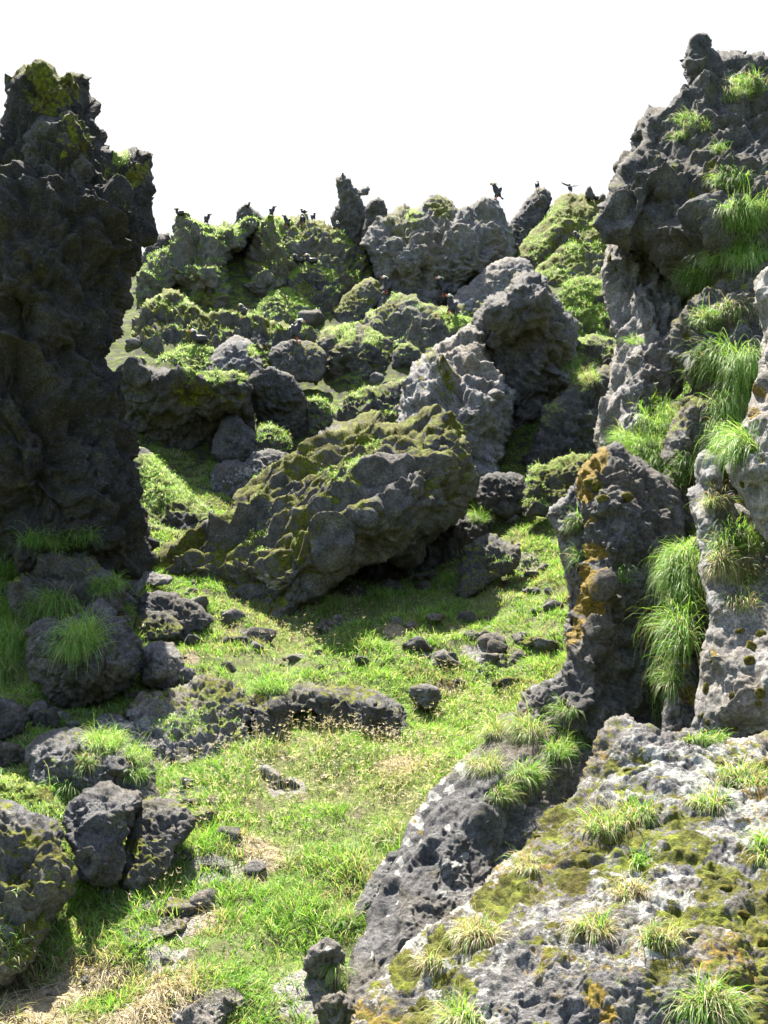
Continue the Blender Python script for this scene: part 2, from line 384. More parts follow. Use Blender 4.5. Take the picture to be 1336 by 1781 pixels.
def rock(name, label, cat, outline, Y, front=(), bulge=None, bw=None, back=None, step=2.0, lump=None, amp=1.0, style='lava',
         moss=.3, turf=0.0, orange=0.0, white=0.05, tone=1.0, brush=(), grain=None, group=None, rough=1.0, mslope=.25, parent=None):
    _seed[0] += 1; sd = _seed[0]
    poly = smooth_outline(outline, sd, rough)
    Yt, Yb = Y if isinstance(Y, tuple) else (Y, Y)
    lift = label.startswith(('long low ledge', 'rough gravelly', 'flat tussock', 'pale crusted', 'broad mossy boulder', 'yellow-green mossy bank'))
    if lift:      # carry the foot on down into the soil
        o2 = np.array(outline, float); lim = o2[:, 1].max() - .3 * np.ptp(o2[:, 1]); o2[o2[:, 1] > lim, 1] += .15 * FPX / Yb
        poly = smooth_outline(o2, sd, rough)
    if any(k in label for k in SIT):      # stand the rock where its foot meets the meadow
        oy = np.array(outline, float); low = oy[oy[:, 1] > oy[:, 1].max() - .25 * np.ptp(oy[:, 1])]
        g = np.median([hit_ground(a, min(b, 1778))[1] for a, b in low])
        dy = g - .08 - Yb - (.34 if lift else 0); Yt += dy; Yb += dy
    x0, y0 = poly.min(0) - step; x1, y1 = poly.max(0) + step
    gx = np.arange(x0, x1 + step, step); gy = np.arange(y0, y1 + step, step)
    GX, GY = np.meshgrid(gx, gy); sh = GX.shape
    X = GX.ravel(); Yp = GY.ravel()
    dist, ins, nx, ny = poly_dist(X, Yp, poly)
    M = ins.reshape(sh)
    cell = M[:-1, :-1] & M[1:, :-1] & M[:-1, 1:] & M[1:, 1:]
    cnt = np.zeros(sh, int)
    cnt[:-1, :-1] += cell; cnt[1:, :-1] += cell; cnt[:-1, 1:] += cell; cnt[1:, 1:] += cell
    used = cnt.ravel() > 0; bnd = used & (cnt.ravel() < 4)
    X = np.where(bnd & (dist < 2.2 * step), nx, X); Yp = np.where(bnd & (dist < 2.2 * step), ny, Yp)
    dist = np.where(bnd, 0, dist)
    ids = -np.ones(len(X), int); nf = used.sum(); ids[used] = np.arange(nf)
    px, py, ds, bd = X[used], Yp[used], dist[used], bnd[used]
    ymin, ymax = poly[:, 1].min(), poly[:, 1].max(); size = min(x1 - x0, y1 - y0)
    Ym = (Yt + Yb) / 2; m_px = Ym / FPX
    base = Yt + (Yb - Yt) * (py - ymin) / (ymax - ymin)
    bw = bw or .34 * size; bulge = bulge if bulge is not None else bw * m_px * .8
    t = np.clip(ds / bw, 0, 1); f = bulge * np.sqrt(1 - (1 - t) ** 2)
    if len(front):
        st = max(1, len(poly) // 60)
        bp = poly[::st]; K = np.vstack([bp, np.array([(a, b) for a, b, c in front], float)])
        val = np.concatenate([np.zeros(len(bp)), [c for a, b, c in front]])
        A = np.linalg.norm(K[:, None] - K[None], axis=2); A = np.block([[A, np.ones((len(K), 1))], [np.ones((1, len(K))), np.zeros((1, 1))]])
        w = np.linalg.solve(A, np.append(val, 0))
        D = np.hypot(px[:, None] - K[None, :, 0], py[:, None] - K[None, :, 1])
        f = f + D @ w[:-1] + w[-1]
    back = back if back is not None else max(.12, .42 * size * m_px)
    tb = np.clip(ds / (.5 * size), 0, 1); fb = back * np.sqrt(1 - (1 - tb) ** 2)
    Vf = unproj(px, py, base - f)
    keep = ~bd
    Vb = unproj(px[keep], py[keep], (base + fb)[keep])
    bid = np.arange(nf); bid[keep] = nf + np.arange(keep.sum())
    ii = ids.reshape(sh)
    q = np.stack([ii[:-1, :-1], ii[1:, :-1], ii[1:, 1:], ii[:-1, 1:]], -1)[cell]
    F = np.vstack([q, bid[q[:, ::-1]]]); V = np.vstack([Vf, Vb])
    N = vnormals(V, F)
    if N[:nf][keep][:, 1].mean() > 0: F = F[:, ::-1]; N = -N
    # displacement
    lump = lump or max(.12, .33 * size * m_px)
    P = V + sd * 11.37
    if grain is not None:
        g = np.array(grain[0], float); g /= np.linalg.norm(g)
        al = P @ g; P = P - np.outer(al, g) * (1 - 1 / grain[1])
    warp = np.stack([fbm(P, lump * .9, 3, 3.3), fbm(P, lump * .9, 3, 17.3), fbm(P, lump * .9, 3, 31.3)], 1)
    Pw = P + warp * lump * .55
    fine = max(step * m_px * 1.6, .012)
    if style == 'lava':
        Pf = P + warp * lump * .18
        d = .09 * lumps(Pw, lump) + .05 * lumps(Pw, lump * .45, 2.7) + .27 * facet(Pf, lump, 1.3) + .14 * facet(Pf, lump * .42, 5.3) + .055 * facet(Pf, lump * .17, 9.3) + .02 - .10 * ridged(Pw, lump * .5, 3, 4.4)
        d += .11 * saw(P, (.3, -.2, 1), lump * .55, 2.2) + .09 * saw(P, (1, .3, .35), lump * .5, 6.1) + .045 * saw(P, (-.6, .3, .8), lump * .2, 4.7)
        d += .05 * (crack(Pw, lump * .8, 6.6) - 1); dl = d.copy()
        s = lump * .2; a = .07
        while s > fine:
            d += a * (.9 * lumps(Pw, s * 1.6, s) - .32 * ridged(P, s, 1, s * 3)); s /= 2.05; a *= .55
    elif style == 'slab':
        Pf = P + warp * lump * .12
        d = .22 * facet(Pf, lump, 1.3) + .11 * facet(Pf, lump * .4, 5.3) + .035 * facet(Pf, lump * .15, 9.3) + .04 * ridged(Pw, lump, 3, 1.9) + .12 * fbm(P, lump * .6, 4, 5.5) + .05 * (crack(Pw, lump * .9, 1.6) - 1)
        d += .10 * saw(P, (.5, -.2, 1), lump * .7, 2.2) + .09 * saw(P, (1, .3, -.45), lump * .6, 6.1) + .04 * saw(P, (-.6, .3, .8), lump * .22, 4.7); dl = d.copy()
        s = lump * .18; a = .055
        while s > fine:
            d += a * (.8 * lumps(Pw, s * 1.6, s) - .4 * ridged(P, s, 1, s * 3)); s /= 2.05; a *= .58
    else:  # knobbly, heaped cushions
        d = .34 * lumps(Pw, lump) + .24 * lumps(Pw, lump * .4, 2.7) + .07 * (crack(Pw, lump * .6, 6.6) - 1); dl = d.copy()
        s = lump * .2; a = .14
        while s > fine:
            d += a * (1.1 * lumps(Pw, s * 1.6, s) - .3 * ridged(P, s, 1, s * 3)); s /= 2.05; a *= .6
    ed = sstep(0, max(bw, 14), np.concatenate([ds, ds[keep]]))
    dd = (d - dl) + (dl - dl[:nf].mean()) * (.22 + .78 * ed)
    V = V + N * (dd * lump * amp * 1.35)[:, None]
    N = vnormals(V, F)
    # cover: where moss, turf and lichens grow
    PP = V + 3.1 * sd
    cpx = np.concatenate([px, px[keep]]); cpy = np.concatenate([py, py[keep]])
    up = N[:, 2]; nb = fbm(PP, .55, 4, 7.7); nm = fbm(PP, .2, 3, 2.1)
    slope = sstep(mslope - .35, mslope + .45, up + .35 * nm)
    def amt(v, noise): return np.clip(v * 1.25 - .12 + noise * .55, 0, 1)
    c_m = amt(moss, nb) * slope; c_t = amt(turf, fbm(PP, .7, 3, 12.7)) * sstep(.1, .55, up + .25 * nm)
    c_o = amt(orange, fbm(PP, .3, 4, 22.7)) if orange else 0 * up
    c_w = amt(white, fbm(PP, .25, 4, 32.7)) * .8
    if orange <= 0.001: c_o = 0 * up
    ch = dict(m=c_m, t=c_t, o=c_o, w=c_w)
    for kk, bx, by, rr, av in brush:
        r = np.hypot(cpx - bx, cpy - by) / rr + .5 * nm
        s_ = sstep(1.15, .55, r)
        if av > 0: ch[kk] = np.maximum(ch[kk], s_ * av * {'t': slope * .6 + .4, 'o': .76, 'm': .72, 'w': .72}[kk])
        else: ch[kk] = ch[kk] * (1 - s_)
    cov = np.stack([ch['m'], ch['t'], ch['o'], ch['w']], 1)
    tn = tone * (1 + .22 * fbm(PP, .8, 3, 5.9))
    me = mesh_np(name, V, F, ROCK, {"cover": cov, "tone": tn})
    o = link(name, me, parent)
    if not parent: tag(o, label, cat, group)
    # remember turf for the blade pass
    sel = np.nonzero((ch['t'][:nf] > .38) & (up[:nf] > -.1))[0]
    if len(sel): TURF_PTS.append((V[sel], N[sel], ch['t'][sel], cpx[sel], cpy[sel], step * m_px))
    return o
# ================================================================ the crags and boulders, far to near
rock("crag", "added dark back wall inside the dark cave on the left of the far slope", "cave wall",
     [(340,440),(352,405),(380,392),(410,386),(450,386),(455,600),(400,610),(345,600)], (26.2,27.4), front=[(400,430,.3)], back=.8, lump=.5, amp=.6, moss=.1, tone=.8, step=2.2)  # added wall, low in tone and leant out to keep the cave dark
rock("crag", "added dark back wall of the small hollow below the turf hump", "cave wall",
     [(530,540),(560,520),(600,525),(620,550),(620,610),(530,620)], (24.2,25.2), back=.5, moss=.1, tone=.8, step=2.2)  # added too: its darker tone and outward lean keep the hollow dark
rock("crag", "jagged dark spires on the skyline just right of the tall shaded left pillar", "crag",
     [(236,470),(250,440),(256,425),(266,418),(275,408),(284,410),(292,402),(300,418),(306,440),(312,470),(300,520),(240,530)], 25.8, moss=.3, turf=.15, amp=1.1, step=1.7)
rock("crag", "green turf-covered shoulder left of the dark cave, topped by a grey knob", "crag",
     [(232,520),(244,470),(262,440),(290,430),(303,420),(306,400),(303,383),(308,373),(322,372),(334,380),(352,388),(365,392),(380,394),(400,388),(430,380),(446,376),
      (452,395),(440,410),(432,425),(425,436),(408,442),(396,452),(392,470),(398,500),(402,525),(392,545),(372,560),(350,556),(335,545),(325,520),(310,500),(300,520),(300,560),(280,590),(240,600),(228,560)],
     (25.4,23.6), front=[(340,420,.3),(340,470,1.0),(350,485,1.1),(370,470,.8),(340,540,.4),(300,460,.6),(380,405,.5),(375,440,.3)], bulge=.5, bw=22, moss=.7, turf=1.0, amp=1.25, step=1.7,
     brush=[('t',365,530,24,-1),('t',318,400,13,-1),('m',350,525,30,.75)], tone=1.9)
rock("boulder", "low grey rock tip breaking the skyline above the green ridge", "boulder",
     [(403,395),(408,385),(412,368),(422,357),(429,353),(438,361),(446,366),(455,374),(470,384),(470,396)], 26.2, moss=.1, tone=1.1, style='slab', step=1.5)
rock("crag", "broad mossy outcrop with a green crest, right of the dark cave", "crag",
     [(424,480),(420,455),(424,430),(428,410),(425,400),(436,388),(452,382),(470,375),(492,378),(505,377),(515,380),(524,371),(535,372),(541,384),(556,382),(570,392),(590,398),(605,410),(625,425),(645,440),(652,470),(650,500),
      (640,530),(610,560),(560,570),(540,560),(500,540),(470,530),(445,540),(430,520),(428,500)],
     (26.4,24.4), front=[(470,440,.8),(520,430,1.1),(580,430,.7),(520,490,.7),(470,490,.8),(600,470,.5),(470,400,.6),(560,400,.5),(560,520,.6)], bulge=.5, bw=22, moss=.75, turf=.5, amp=1.35, lump=.6, step=1.7, tone=1.9,
     brush=[('t',470,383,40,1),('t',600,415,26,.9),('t',622,470,30,1),('t',440,400,20,1),('o',427,470,9,.8),('o',425,505,8,.7),('m',480,440,40,.6)])
rock("crag", "small mossy ledge where a pair of puffins sits, in the middle of the outcrop", "ledge",
     [(498,505),(500,480),(510,462),(525,457),(558,459),(575,465),(592,480),(600,505),(596,540),(570,560),(530,545),(505,535)], (24.2,23.6), moss=.6, turf=.5, amp=.9, step=1.7,
     brush=[('t',512,470,20,1),('t',575,475,18,.9),('m',530,505,24,.7)], orange=.12)
rock("crag", "thin horned rock pinnacle standing tallest on the centre skyline", "pinnacle",
     [(574,430),(578,395),(576,375),(583,360),(590,352),(587,340),(583,322),(585,309),(592,306),(596,298),(602,306),(610,309),(616,322),(624,330),(630,323),(640,321),(644,330),(638,340),(628,342),(634,355),(640,370),(650,395),(665,440),(600,450)],
     (26.2,25.6), moss=.2, turf=.05, orange=.25, amp=1.0, lump=.45, step=1.5, tone=1.35, bw=14)
rock("crag", "dark leaning spike wedged between the pinnacle and the grey bluff", "crag",
     [(628,420),(632,392),(636,365),(644,350),(656,343),(668,349),(674,365),(672,390),(665,425),(648,440)], 25.2, moss=.2, amp=1.0, step=1.6, tone=.9)
rock("crag", "massive grey bluff with a knobbly top where a puffin stands against the sky", "bluff",
     [(630,425),(638,400),(646,386),(656,366),(672,368),(690,360),(704,352),(716,362),(730,360),(738,346),(748,339),(764,338),(778,344),(790,350),(798,362),(812,358),(826,352),(838,345),(856,342),(868,350),(873,366),
      (880,384),(888,392),(893,412),(900,440),(900,470),(880,490),(850,500),(820,495),(800,520),(770,535),(700,528),(662,520),(655,485),(648,455)],
     (25.6,23.8), front=[(700,400,.7),(800,400,1.0),(860,400,.6),(720,450,1.0),(820,450,.9),(700,500,.25),(780,500,.1),(670,440,.6),(760,480,.5)], bulge=.5, bw=22, lump=.85, amp=.85, moss=.3, turf=.0, orange=.12, white=.22, tone=2.1, step=1.7,
     brush=[('m',700,385,40,.7),('m',770,360,30,.8),('t',720,375,24,.6)])
rock("boulder", "pale grey rounded boulder below the right end of the grey bluff", "boulder",
     [(762,560),(775,530),(800,505),(830,480),(855,458),(885,446),(912,448),(928,462),(930,485),(905,505),(880,530),(860,560),(820,575)], (23.4,22.2), moss=.12, white=.25, tone=2.1, amp=.85, step=1.7)
rock("boulder", "shaded knobbly rocks at the foot of the grey bluff, behind two puffins", "boulder",
     [(652,500),(670,478),(700,472),(730,485),(755,495),(770,515),(760,545),(700,550),(655,540)], (24.0,23.2), moss=.15, tone=1.3, step=1.7)
rock("crag", "dark knobbly crest with a puffin silhouetted on its tip, right of the sky notch", "crag",
     [(884,430),(882,405),(888,382),(900,367),(912,352),(925,336),(932,328),(945,327),(958,333),(960,345),(950,372),(935,400),(918,430),(900,450)], (26.2,25.2), moss=.35, amp=1.0, step=1.6, tone=1.2)
rock("crag", "smooth moss-clad slanting ridge under the wing-spreading puffin", "crag",
     [(895,450),(905,425),(925,400),(945,378),(958,355),(968,344),(985,336),(1005,338),(1020,334),(1040,340),(1070,350),(1090,400),(1070,440),(1010,430),(985,450),(955,480),(925,480)], (26.0,24.4),
     front=[(980,370,.5),(1000,400,.6),(940,430,.4)], moss=.95, turf=.45, amp=.7, tone=1.4, step=1.7, mslope=.05, lump=.5)
rock("crag", "yellow-green mossy slope below the slanting ridge, beside the right cliff", "crag",
     [(918,500),(930,470),(960,440),(990,410),(1010,385),(1040,370),(1080,370),(1090,520),(1060,560),(1000,540),(950,520)], (25.0,22.6), moss=.8, turf=.5, amp=.9, tone=1.9, step=1.7, mslope=.0, lump=.55,
     brush=[('t',1000,430,20,1),('t',1040,425,14,1)])
# middle distance
rock("crag", "bright green turf hump between the two dark hollows, above a standing puffin", "crag",
     [(424,575),(430,548),(448,530),(465,510),(485,500),(510,498),(530,508),(548,522),(560,545),(552,570),(545,600),(520,625),(470,620),(430,605)], (24.0,22.2), moss=.6, turf=.85, amp=1.0, tone=1.5, lump=.45, step=1.7,
     brush=[('t',505,515,30,1),('t',520,560,26,1)])
rock("boulder", "brown mossy rock mass right of the small dark hollow", "boulder",
     [(578,540),(595,515),(620,495),(645,480),(668,495),(672,515),(655,535),(630,560),(600,572),(585,560)], (23.9,23.0), moss=.7, turf=.2, tone=1.4, step=1.7)
rock("boulder", "low grey rocks with green caps left of the turf hump", "boulder",
     [(410,600),(416,575),(424,555),(432,548),(450,552),(468,558),(480,572),(478,600),(450,615)], 22.4, moss=.3, turf=.25, tone=1.3, step=1.7)
rock("boulder", "green lumpy ledge below the cave mouth", "ledge",
     [(260,600),(280,575),(300,560),(330,555),(360,550),(395,545),(420,552),(432,580),(425,610),(380,625),(320,625),(280,620)], (23.8,22.0), moss=.6, turf=.8, tone=1.6, lump=.4, step=1.7)
rock("crag", "dark mossy rock with a notched top beside the left pillar", "crag",
     [(205,650),(226,615),(236,588),(248,565),(262,546),(274,548),(282,562),(296,556),(312,560),(322,578),(334,605),(338,622),(310,636),(270,648),(230,655)], (21.8,20.8), moss=.5, turf=.1, tone=1.1, step=1.7, amp=1.0)
rock("boulder", "turf-topped mound below the left puffin", "mound",
     [(254,650),(266,628),(290,612),(320,602),(345,598),(368,601),(380,610),(374,630),(360,648),(300,655)], (20.6,20.0), moss=.6, turf=1.0, tone=1.3, lump=.4, amp=.7, step=1.7, mslope=0)
rock("boulder", "grey slanting slab with a pale rim and green patch below the turf hump", "slab",
     [(335,650),(352,630),(372,608),(394,590),(414,582),(430,590),(446,606),(458,630),(462,655),(400,662)], (20.8,19.8), front=[(405,600,.5),(420,640,.3)], moss=.2, turf=.1, style='slab', tone=1.9, step=1.7, white=.2,
     brush=[('t',440,610,14,1)])
rock("boulder", "rounded grey boulder that the orange-footed standing puffin perches on", "boulder",
     [(466,620),(472,604),(486,594),(505,589),(528,591),(548,596),(562,606),(570,628),(568,650),(550,668),(525,664),(505,668),(485,655),(474,642)], (19.9,19.4), moss=.35, turf=.05, tone=1.25, step=1.7)
rock("boulder", "big dark boulder with green brow right of the round puffin boulder", "boulder",
     [(545,605),(552,585),(570,572),(598,563),(622,560),(650,572),(676,588),(690,606),(694,640),(680,665),(700,700),(690,745),(640,750),(590,735),(562,705),(555,660)], (21.2,19.8),
     front=[(600,600,.7),(640,600,.6),(620,680,.2)], moss=.5, turf=.3, tone=1.2, step=1.8, brush=[('t',600,575,30,.9),('t',650,585,24,.8),('t',610,668,34,.8)])
rock("crag", "ridge of grey-edged mossy slabs in front of the puffin trio", "crag",
     [(630,580),(640,555),(655,535),(675,516),(692,507),(708,512),(724,510),(740,526),(770,535),(800,545),(835,552),(845,575),(800,592),(770,605),(735,640),(700,645),(670,610)], (22.2,20.6),
     moss=.5, turf=.4, tone=1.7, step=1.8, lump=.7, brush=[('t',790,560,30,1),('m',700,540,40,.5)])
rock("boulder", "small green-topped rock above the big grey boulder's left shoulder", "boulder",
     [(682,640),(684,612),(694,598),(712,596),(728,606),(738,620),(730,645),(700,652)], 20.0, moss=.6, turf=.8, tone=1.2, step=1.8)
rock("boulder", "lit mossy hump just behind the long boulder's upper edge", "mound",
     [(528,770),(530,712),(536,692),(548,686),(562,694),(580,706),(596,720),(606,740),(600,780)], 18.0, moss=.7, turf=.7, tone=1.5, step=1.8)
rock("crag", "dark square block with a rim of sunlit turf and a yellow mossy face", "block",
     [(200,660),(206,634),(222,628),(250,632),(280,640),(305,646),(340,648),(372,643),(400,644),(425,650),(438,664),(440,690),(446,725),(450,770),(440,830),(400,870),(300,880),(220,870)], (17.1,18.4),
     front=[(320,665,.7),(400,665,.6),(250,655,.4),(320,800,.1),(400,800,.1)], bulge=.35, bw=16, back=1.2, moss=.2, turf=.15, tone=.95, step=1.8, style='slab',
     brush=[('t',330,648,26,1),('t',380,648,30,1),('t',420,655,18,.9),('m',335,690,40,.75),('m',400,690,34,.6),('o',438,720,10,.5),('m',250,660,34,.5)])
rock("boulder", "dark cracked block between the turf-rimmed block and the mossy hump", "block",
     [(430,680),(436,655),(450,642),(480,638),(500,650),(515,658),(526,676),(534,700),(536,760),(530,820),(480,830),(450,790),(446,730)], (17.6,18.2), moss=.25, turf=.05, tone=1.0, step=1.8, brush=[('m',480,650,20,.5)])
rock("boulder", "pointed dark stone leaning on the shaded block", "stone",
     [(366,790),(374,755),(384,732),(398,722),(412,722),(424,735),(440,748),(455,765),(450,800),(420,812),(385,810)], (17.0,16.8), moss=.05, tone=1.2, style='slab', step=1.8)
rock("boulder", "green-capped low stone in the shade right of the pointed stone", "stone",
     [(438,790),(444,750),(458,736),(478,738),(496,750),(508,764),(512,785),(490,800),(450,805)], (17.0,16.7), moss=.4, turf=.9, tone=.9, step=1.8)
rock("boulder", "blue-grey boulder in the shaded pit behind the long mossy boulder", "boulder",
     [(362,860),(366,825),(378,806),(400,800),(425,802),(440,788),(468,778),(500,784),(510,800),(500,840),(470,880),(420,900),(375,890)], (16.4,15.9), moss=.08, white=.35, tone=1.5, step=1.8)
rock("mound", "grass-draped mound wedged between the left pillar and the long mossy boulder", "mound",
     [(225,960),(228,800),(240,775),(262,785),(282,805),(300,825),(318,836),(330,855),(352,872),(372,886),(380,910),(340,935),(300,945),(262,960)], (14.8,13.2), moss=.4, turf=.5, tone=1.0, amp=.8, step=1.8, brush=[('t',290,840,70,1),('m',310,915,28,-1),('t',310,920,26,-1)])
rock("boulder", "tangle of mossy stones at the foot of the grass-draped mound", "boulder",
     [(240,1000),(246,930),(256,905),(275,912),(298,920),(315,935),(310,960),(285,985)], (12.9,12.5), moss=.6, turf=.6, tone=1.3, step=1.8)
rock("crag", "hummocky green scree under the cave, behind the middle row of boulders", "scree slope",
     [(200,660),(215,600),(232,560),(252,520),(300,500),(360,540),(430,545),(500,560),(560,570),(600,560),(640,600),(620,640),(560,650),(460,660),(330,670)], (22.9,20.2), bulge=.4, bw=20, back=.6, moss=.75, turf=.55, tone=1.5, lump=.8, amp=1.3, step=1.8, mslope=0)
rock("crag", "dark mossy rocks in the dip between the lit hump and the big pale boulder", "boulder",
     [(560,780),(575,720),(600,690),(640,670),(690,660),(720,650),(740,680),(720,740),(690,790)], (18.9,17.2), bulge=.4, bw=20, back=.5, moss=.6, turf=.45, tone=1.1, lump=.5, amp=1.2, step=1.8, brush=[('t',612,668,40,.8),('t',680,735,30,.9)])
rock("crag", "mossy rubble bank below the grey bluff and the puffin trio", "bank",
     [(600,600),(640,540),(700,520),(780,530),(850,520),(900,500),(940,520),(900,600),(820,620),(720,650),(640,650)], (22.9,20.9), bulge=.4, bw=20, back=.5, moss=.6, turf=.5, tone=1.6, lump=.5, amp=1.2, step=1.8)
# right of centre
rock("crag", "steep grassy bank tucked against the tall right cliff", "bank",
     [(965,560),(970,510),(985,488),(1010,478),(1040,486),(1095,500),(1110,700),(1060,760),(1000,700),(985,640)], (20.4,18.4), moss=.5, turf=.9, tone=1.2, step=1.8, brush=[('t',1020,545,60,1),('t',1015,655,36,-1),('o',1010,650,30,.4)], mslope=-.1)
rock("boulder", "dark grey overhanging boulder with a deep hollow face behind the pale one", "boulder",
     [(822,590),(826,560),(836,530),(852,512),(868,508),(880,510),(890,490),(906,478),(925,470),(948,480),(962,505),(975,535),(992,548),(1004,570),(1006,610),(998,660),(978,700),(962,740),(966,790),(940,835),(870,840),(850,740)], (16.8,16.9),
     front=[(860,540,.8),(900,500,.8),(950,520,.9),(980,590,.8),(900,590,.15),(890,620,.1),(940,640,.45),(900,700,.4)], bulge=.35, bw=18, back=2, moss=.1, white=.15, tone=1.6, style='slab', step=1.9, lump=.8, brush=[('m',890,500,16,.5)])
rock("boulder", "large pale grey boulder with dark moss dots on its sunlit slope", "boulder",
     [(686,780),(688,740),(690,705),(698,668),(712,640),(736,618),(760,600),(790,582),(815,562),(832,556),(846,572),(852,600),(866,640),(886,672),(894,705),(888,760),(880,800),(862,845),(800,860),(740,850)], (17.0,15.0),
     front=[(846,600,.5),(800,660,1.0),(840,720,1.25),(740,700,.9),(860,680,1.0),(800,800,.9),(720,760,.7)], bulge=.3, bw=16, moss=.22, white=.25, tone=2.8, style='slab', step=1.9, lump=.7,
     brush=[('m',745,612,12,.8),('m',725,628,9,.7),('m',780,665,12,.8),('m',790,655,10,.7),('m',772,680,10,.6),('m',760,640,7,.6),('m',810,570,10,.6),('m',738,665,6,.8),('m',742,685,6,.8),('m',802,585,6,.7)])
rock("boulder", "brown rock with a straw-coloured brow under the tall right cliff", "boulder",
     [(935,740),(945,705),(975,690),(1000,665),(1020,645),(1050,636),(1080,650),(1080,760),(1050,800),(1010,815),(960,850),(920,850),(910,800)], (15.6,15.0), moss=.35, turf=.3, tone=1.0, step=1.9, brush=[('t',1020,655,26,.8)])
rock("boulder", "mossy green stone heap between the grassy corner and the lichened column", "boulder",
     [(908,900),(912,840),(918,818),(934,806),(955,805),(972,793),(995,786),(1022,788),(1040,800),(1050,850),(1010,900)], (13.5,13.0), moss=.75, turf=.6, tone=1.3, step=1.9)
rock("boulder", "small flat-topped dark block at the right end of the long boulder", "block",
     [(828,880),(834,828),(848,822),(890,820),(912,828),(918,850),(920,890),(880,905)], (13.8,13.5), moss=.4, tone=1.0, step=1.9)
rock("boulder", "turf-capped rocks filling the gap between the dark hollow boulder and the right cliff", "boulder",
     [(960,720),(975,660),(985,620),(1000,590),(1030,580),(1065,590),(1110,600),(1110,760),(1060,780),(1000,760)], (18.2,16.6), moss=.6, turf=.7, tone=1.2, step=1.9, lump=.6, amp=1.1, back=.8, mslope=0)
_seed[0] -= 1
# the long mossy boulder in the centre
rock("boulder", "huge slanting mossy boulder with a shadowed overhang in the middle of the meadow", "boulder",
     [(238,1030),(252,990),(275,960),(312,932),(345,915),(375,898),(400,880),(415,852),(440,834),(470,813),(500,790),(535,768),(565,752),(598,738),(630,722),(652,712),(662,722),(672,735),(695,735),(715,722),(735,712),(758,712),(780,722),
      (796,738),(806,760),(816,780),(822,800),(832,822),(832,845),(820,868),(808,890),(788,912),(765,928),(740,940),(716,968),(690,975),(650,980),(615,990),(588,1002),(570,1030),(548,1055),(515,1072),(480,1078),(445,1062),(420,1042),(390,1038),(350,1020),(300,1012)],
     (13.3,10.8), front=[(280,992,.12),(340,985,.3),(420,985,.5),(500,1015,.6),(580,960,1.0),(640,900,1.2),(720,850,1.3),(790,800,.8),(740,770,.9),(700,910,.85),(770,880,.6),(640,955,.35),(540,1030,.4),(440,900,.4),(540,840,.6),(620,790,.6)],
     bulge=.28, bw=20, back=1.4, moss=.62, turf=.25, white=.2, orange=.08, tone=1.55, lump=.7, amp=1.0, step=1.8, grain=((.55,.35,.4),2.2),
     brush=[('m',440,850,45,.8),('m',540,800,45,.8),('m',620,760,40,.8),('m',330,940,40,.9),('m',290,970,26,.9),('m',520,940,50,.8),('m',470,980,36,.7),('m',730,740,50,.5),('m',790,750,26,.9),('m',655,888,24,.9),('t',600,830,50,.6),('t',650,790,40,.5),
            ('t',430,910,50,.5),('w',455,1010,28,.8),('m',690,860,60,-1),('m',720,930,50,-1)])
rock("boulder", "shaded rock face at the right edge of the hollow under the huge boulder", "boulder",
     [(792,1035),(796,990),(806,955),(825,938),(845,925),(865,930),(884,945),(905,950),(908,975),(885,1000),(860,1015),(840,1030)], (12.4,11.8), moss=.4, turf=.25, tone=1.2, step=1.8)
rock("boulder", "mossy lumpy stone at the sunlit lip of the hollow", "stone",
     [(794,1035),(800,1005),(812,990),(832,990),(850,985),(870,990),(872,1005),(850,1018),(830,1035),(810,1042)], (11.7,11.5), moss=.7, turf=.1, tone=1.3, style='knob', step=1.8)
rock("stone", "round stone lying deep in the dark hollow under the huge boulder", "stone",
     [(585,1040),(592,1015),(610,1008),(628,1014),(638,1030),(630,1048),(600,1050)], 11.6, moss=.1, step=1.8)
rock("stone", "flat-topped stone in the dark hollow, right of the round one", "stone",
     [(645,1040),(652,1016),(675,1006),(695,1012),(708,1028),(700,1045),(670,1050)], 11.6, moss=.3, step=1.8)
rock("boulder", "added light-blocking rock wall at the back of the hollow under the huge boulder", "boulder",
     [(545,1010),(570,930),(640,890),(760,880),(850,900),(850,1000),(800,1025),(700,1030),(600,1035)], (13.6,12.9), back=.5, bulge=.2, moss=.1, tone=.9, step=2.2)  # rock added behind the hollow to block the light from the back
# ---------------------------------------------------------------- left side
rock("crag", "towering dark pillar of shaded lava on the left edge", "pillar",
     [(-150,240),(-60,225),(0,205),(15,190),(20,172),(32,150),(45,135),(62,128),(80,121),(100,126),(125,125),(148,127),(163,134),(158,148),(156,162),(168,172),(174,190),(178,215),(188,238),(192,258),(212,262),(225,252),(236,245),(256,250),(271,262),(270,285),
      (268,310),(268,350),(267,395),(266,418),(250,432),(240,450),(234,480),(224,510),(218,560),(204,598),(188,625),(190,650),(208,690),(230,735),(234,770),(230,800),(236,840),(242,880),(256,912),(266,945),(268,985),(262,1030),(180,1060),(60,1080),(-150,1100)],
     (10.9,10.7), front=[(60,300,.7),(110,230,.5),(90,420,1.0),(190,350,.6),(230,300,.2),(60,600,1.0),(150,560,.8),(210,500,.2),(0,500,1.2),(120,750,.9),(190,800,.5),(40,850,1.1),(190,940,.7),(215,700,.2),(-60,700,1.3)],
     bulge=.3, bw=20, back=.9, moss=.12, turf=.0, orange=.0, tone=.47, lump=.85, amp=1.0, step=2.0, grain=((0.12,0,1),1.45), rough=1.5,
     brush=[('m',90,150,70,.85),('m',240,290,40,.8),('m',130,240,50,.7),('o',95,175,26,.45),('m',120,290,40,.5),('m',210,300,50,.55),('o',215,330,30,.35),('o',20,245,34,.45),('t',208,265,16,1),('o',255,290,20,.5),('m',150,240,40,.5),('m',200,360,40,.4)])
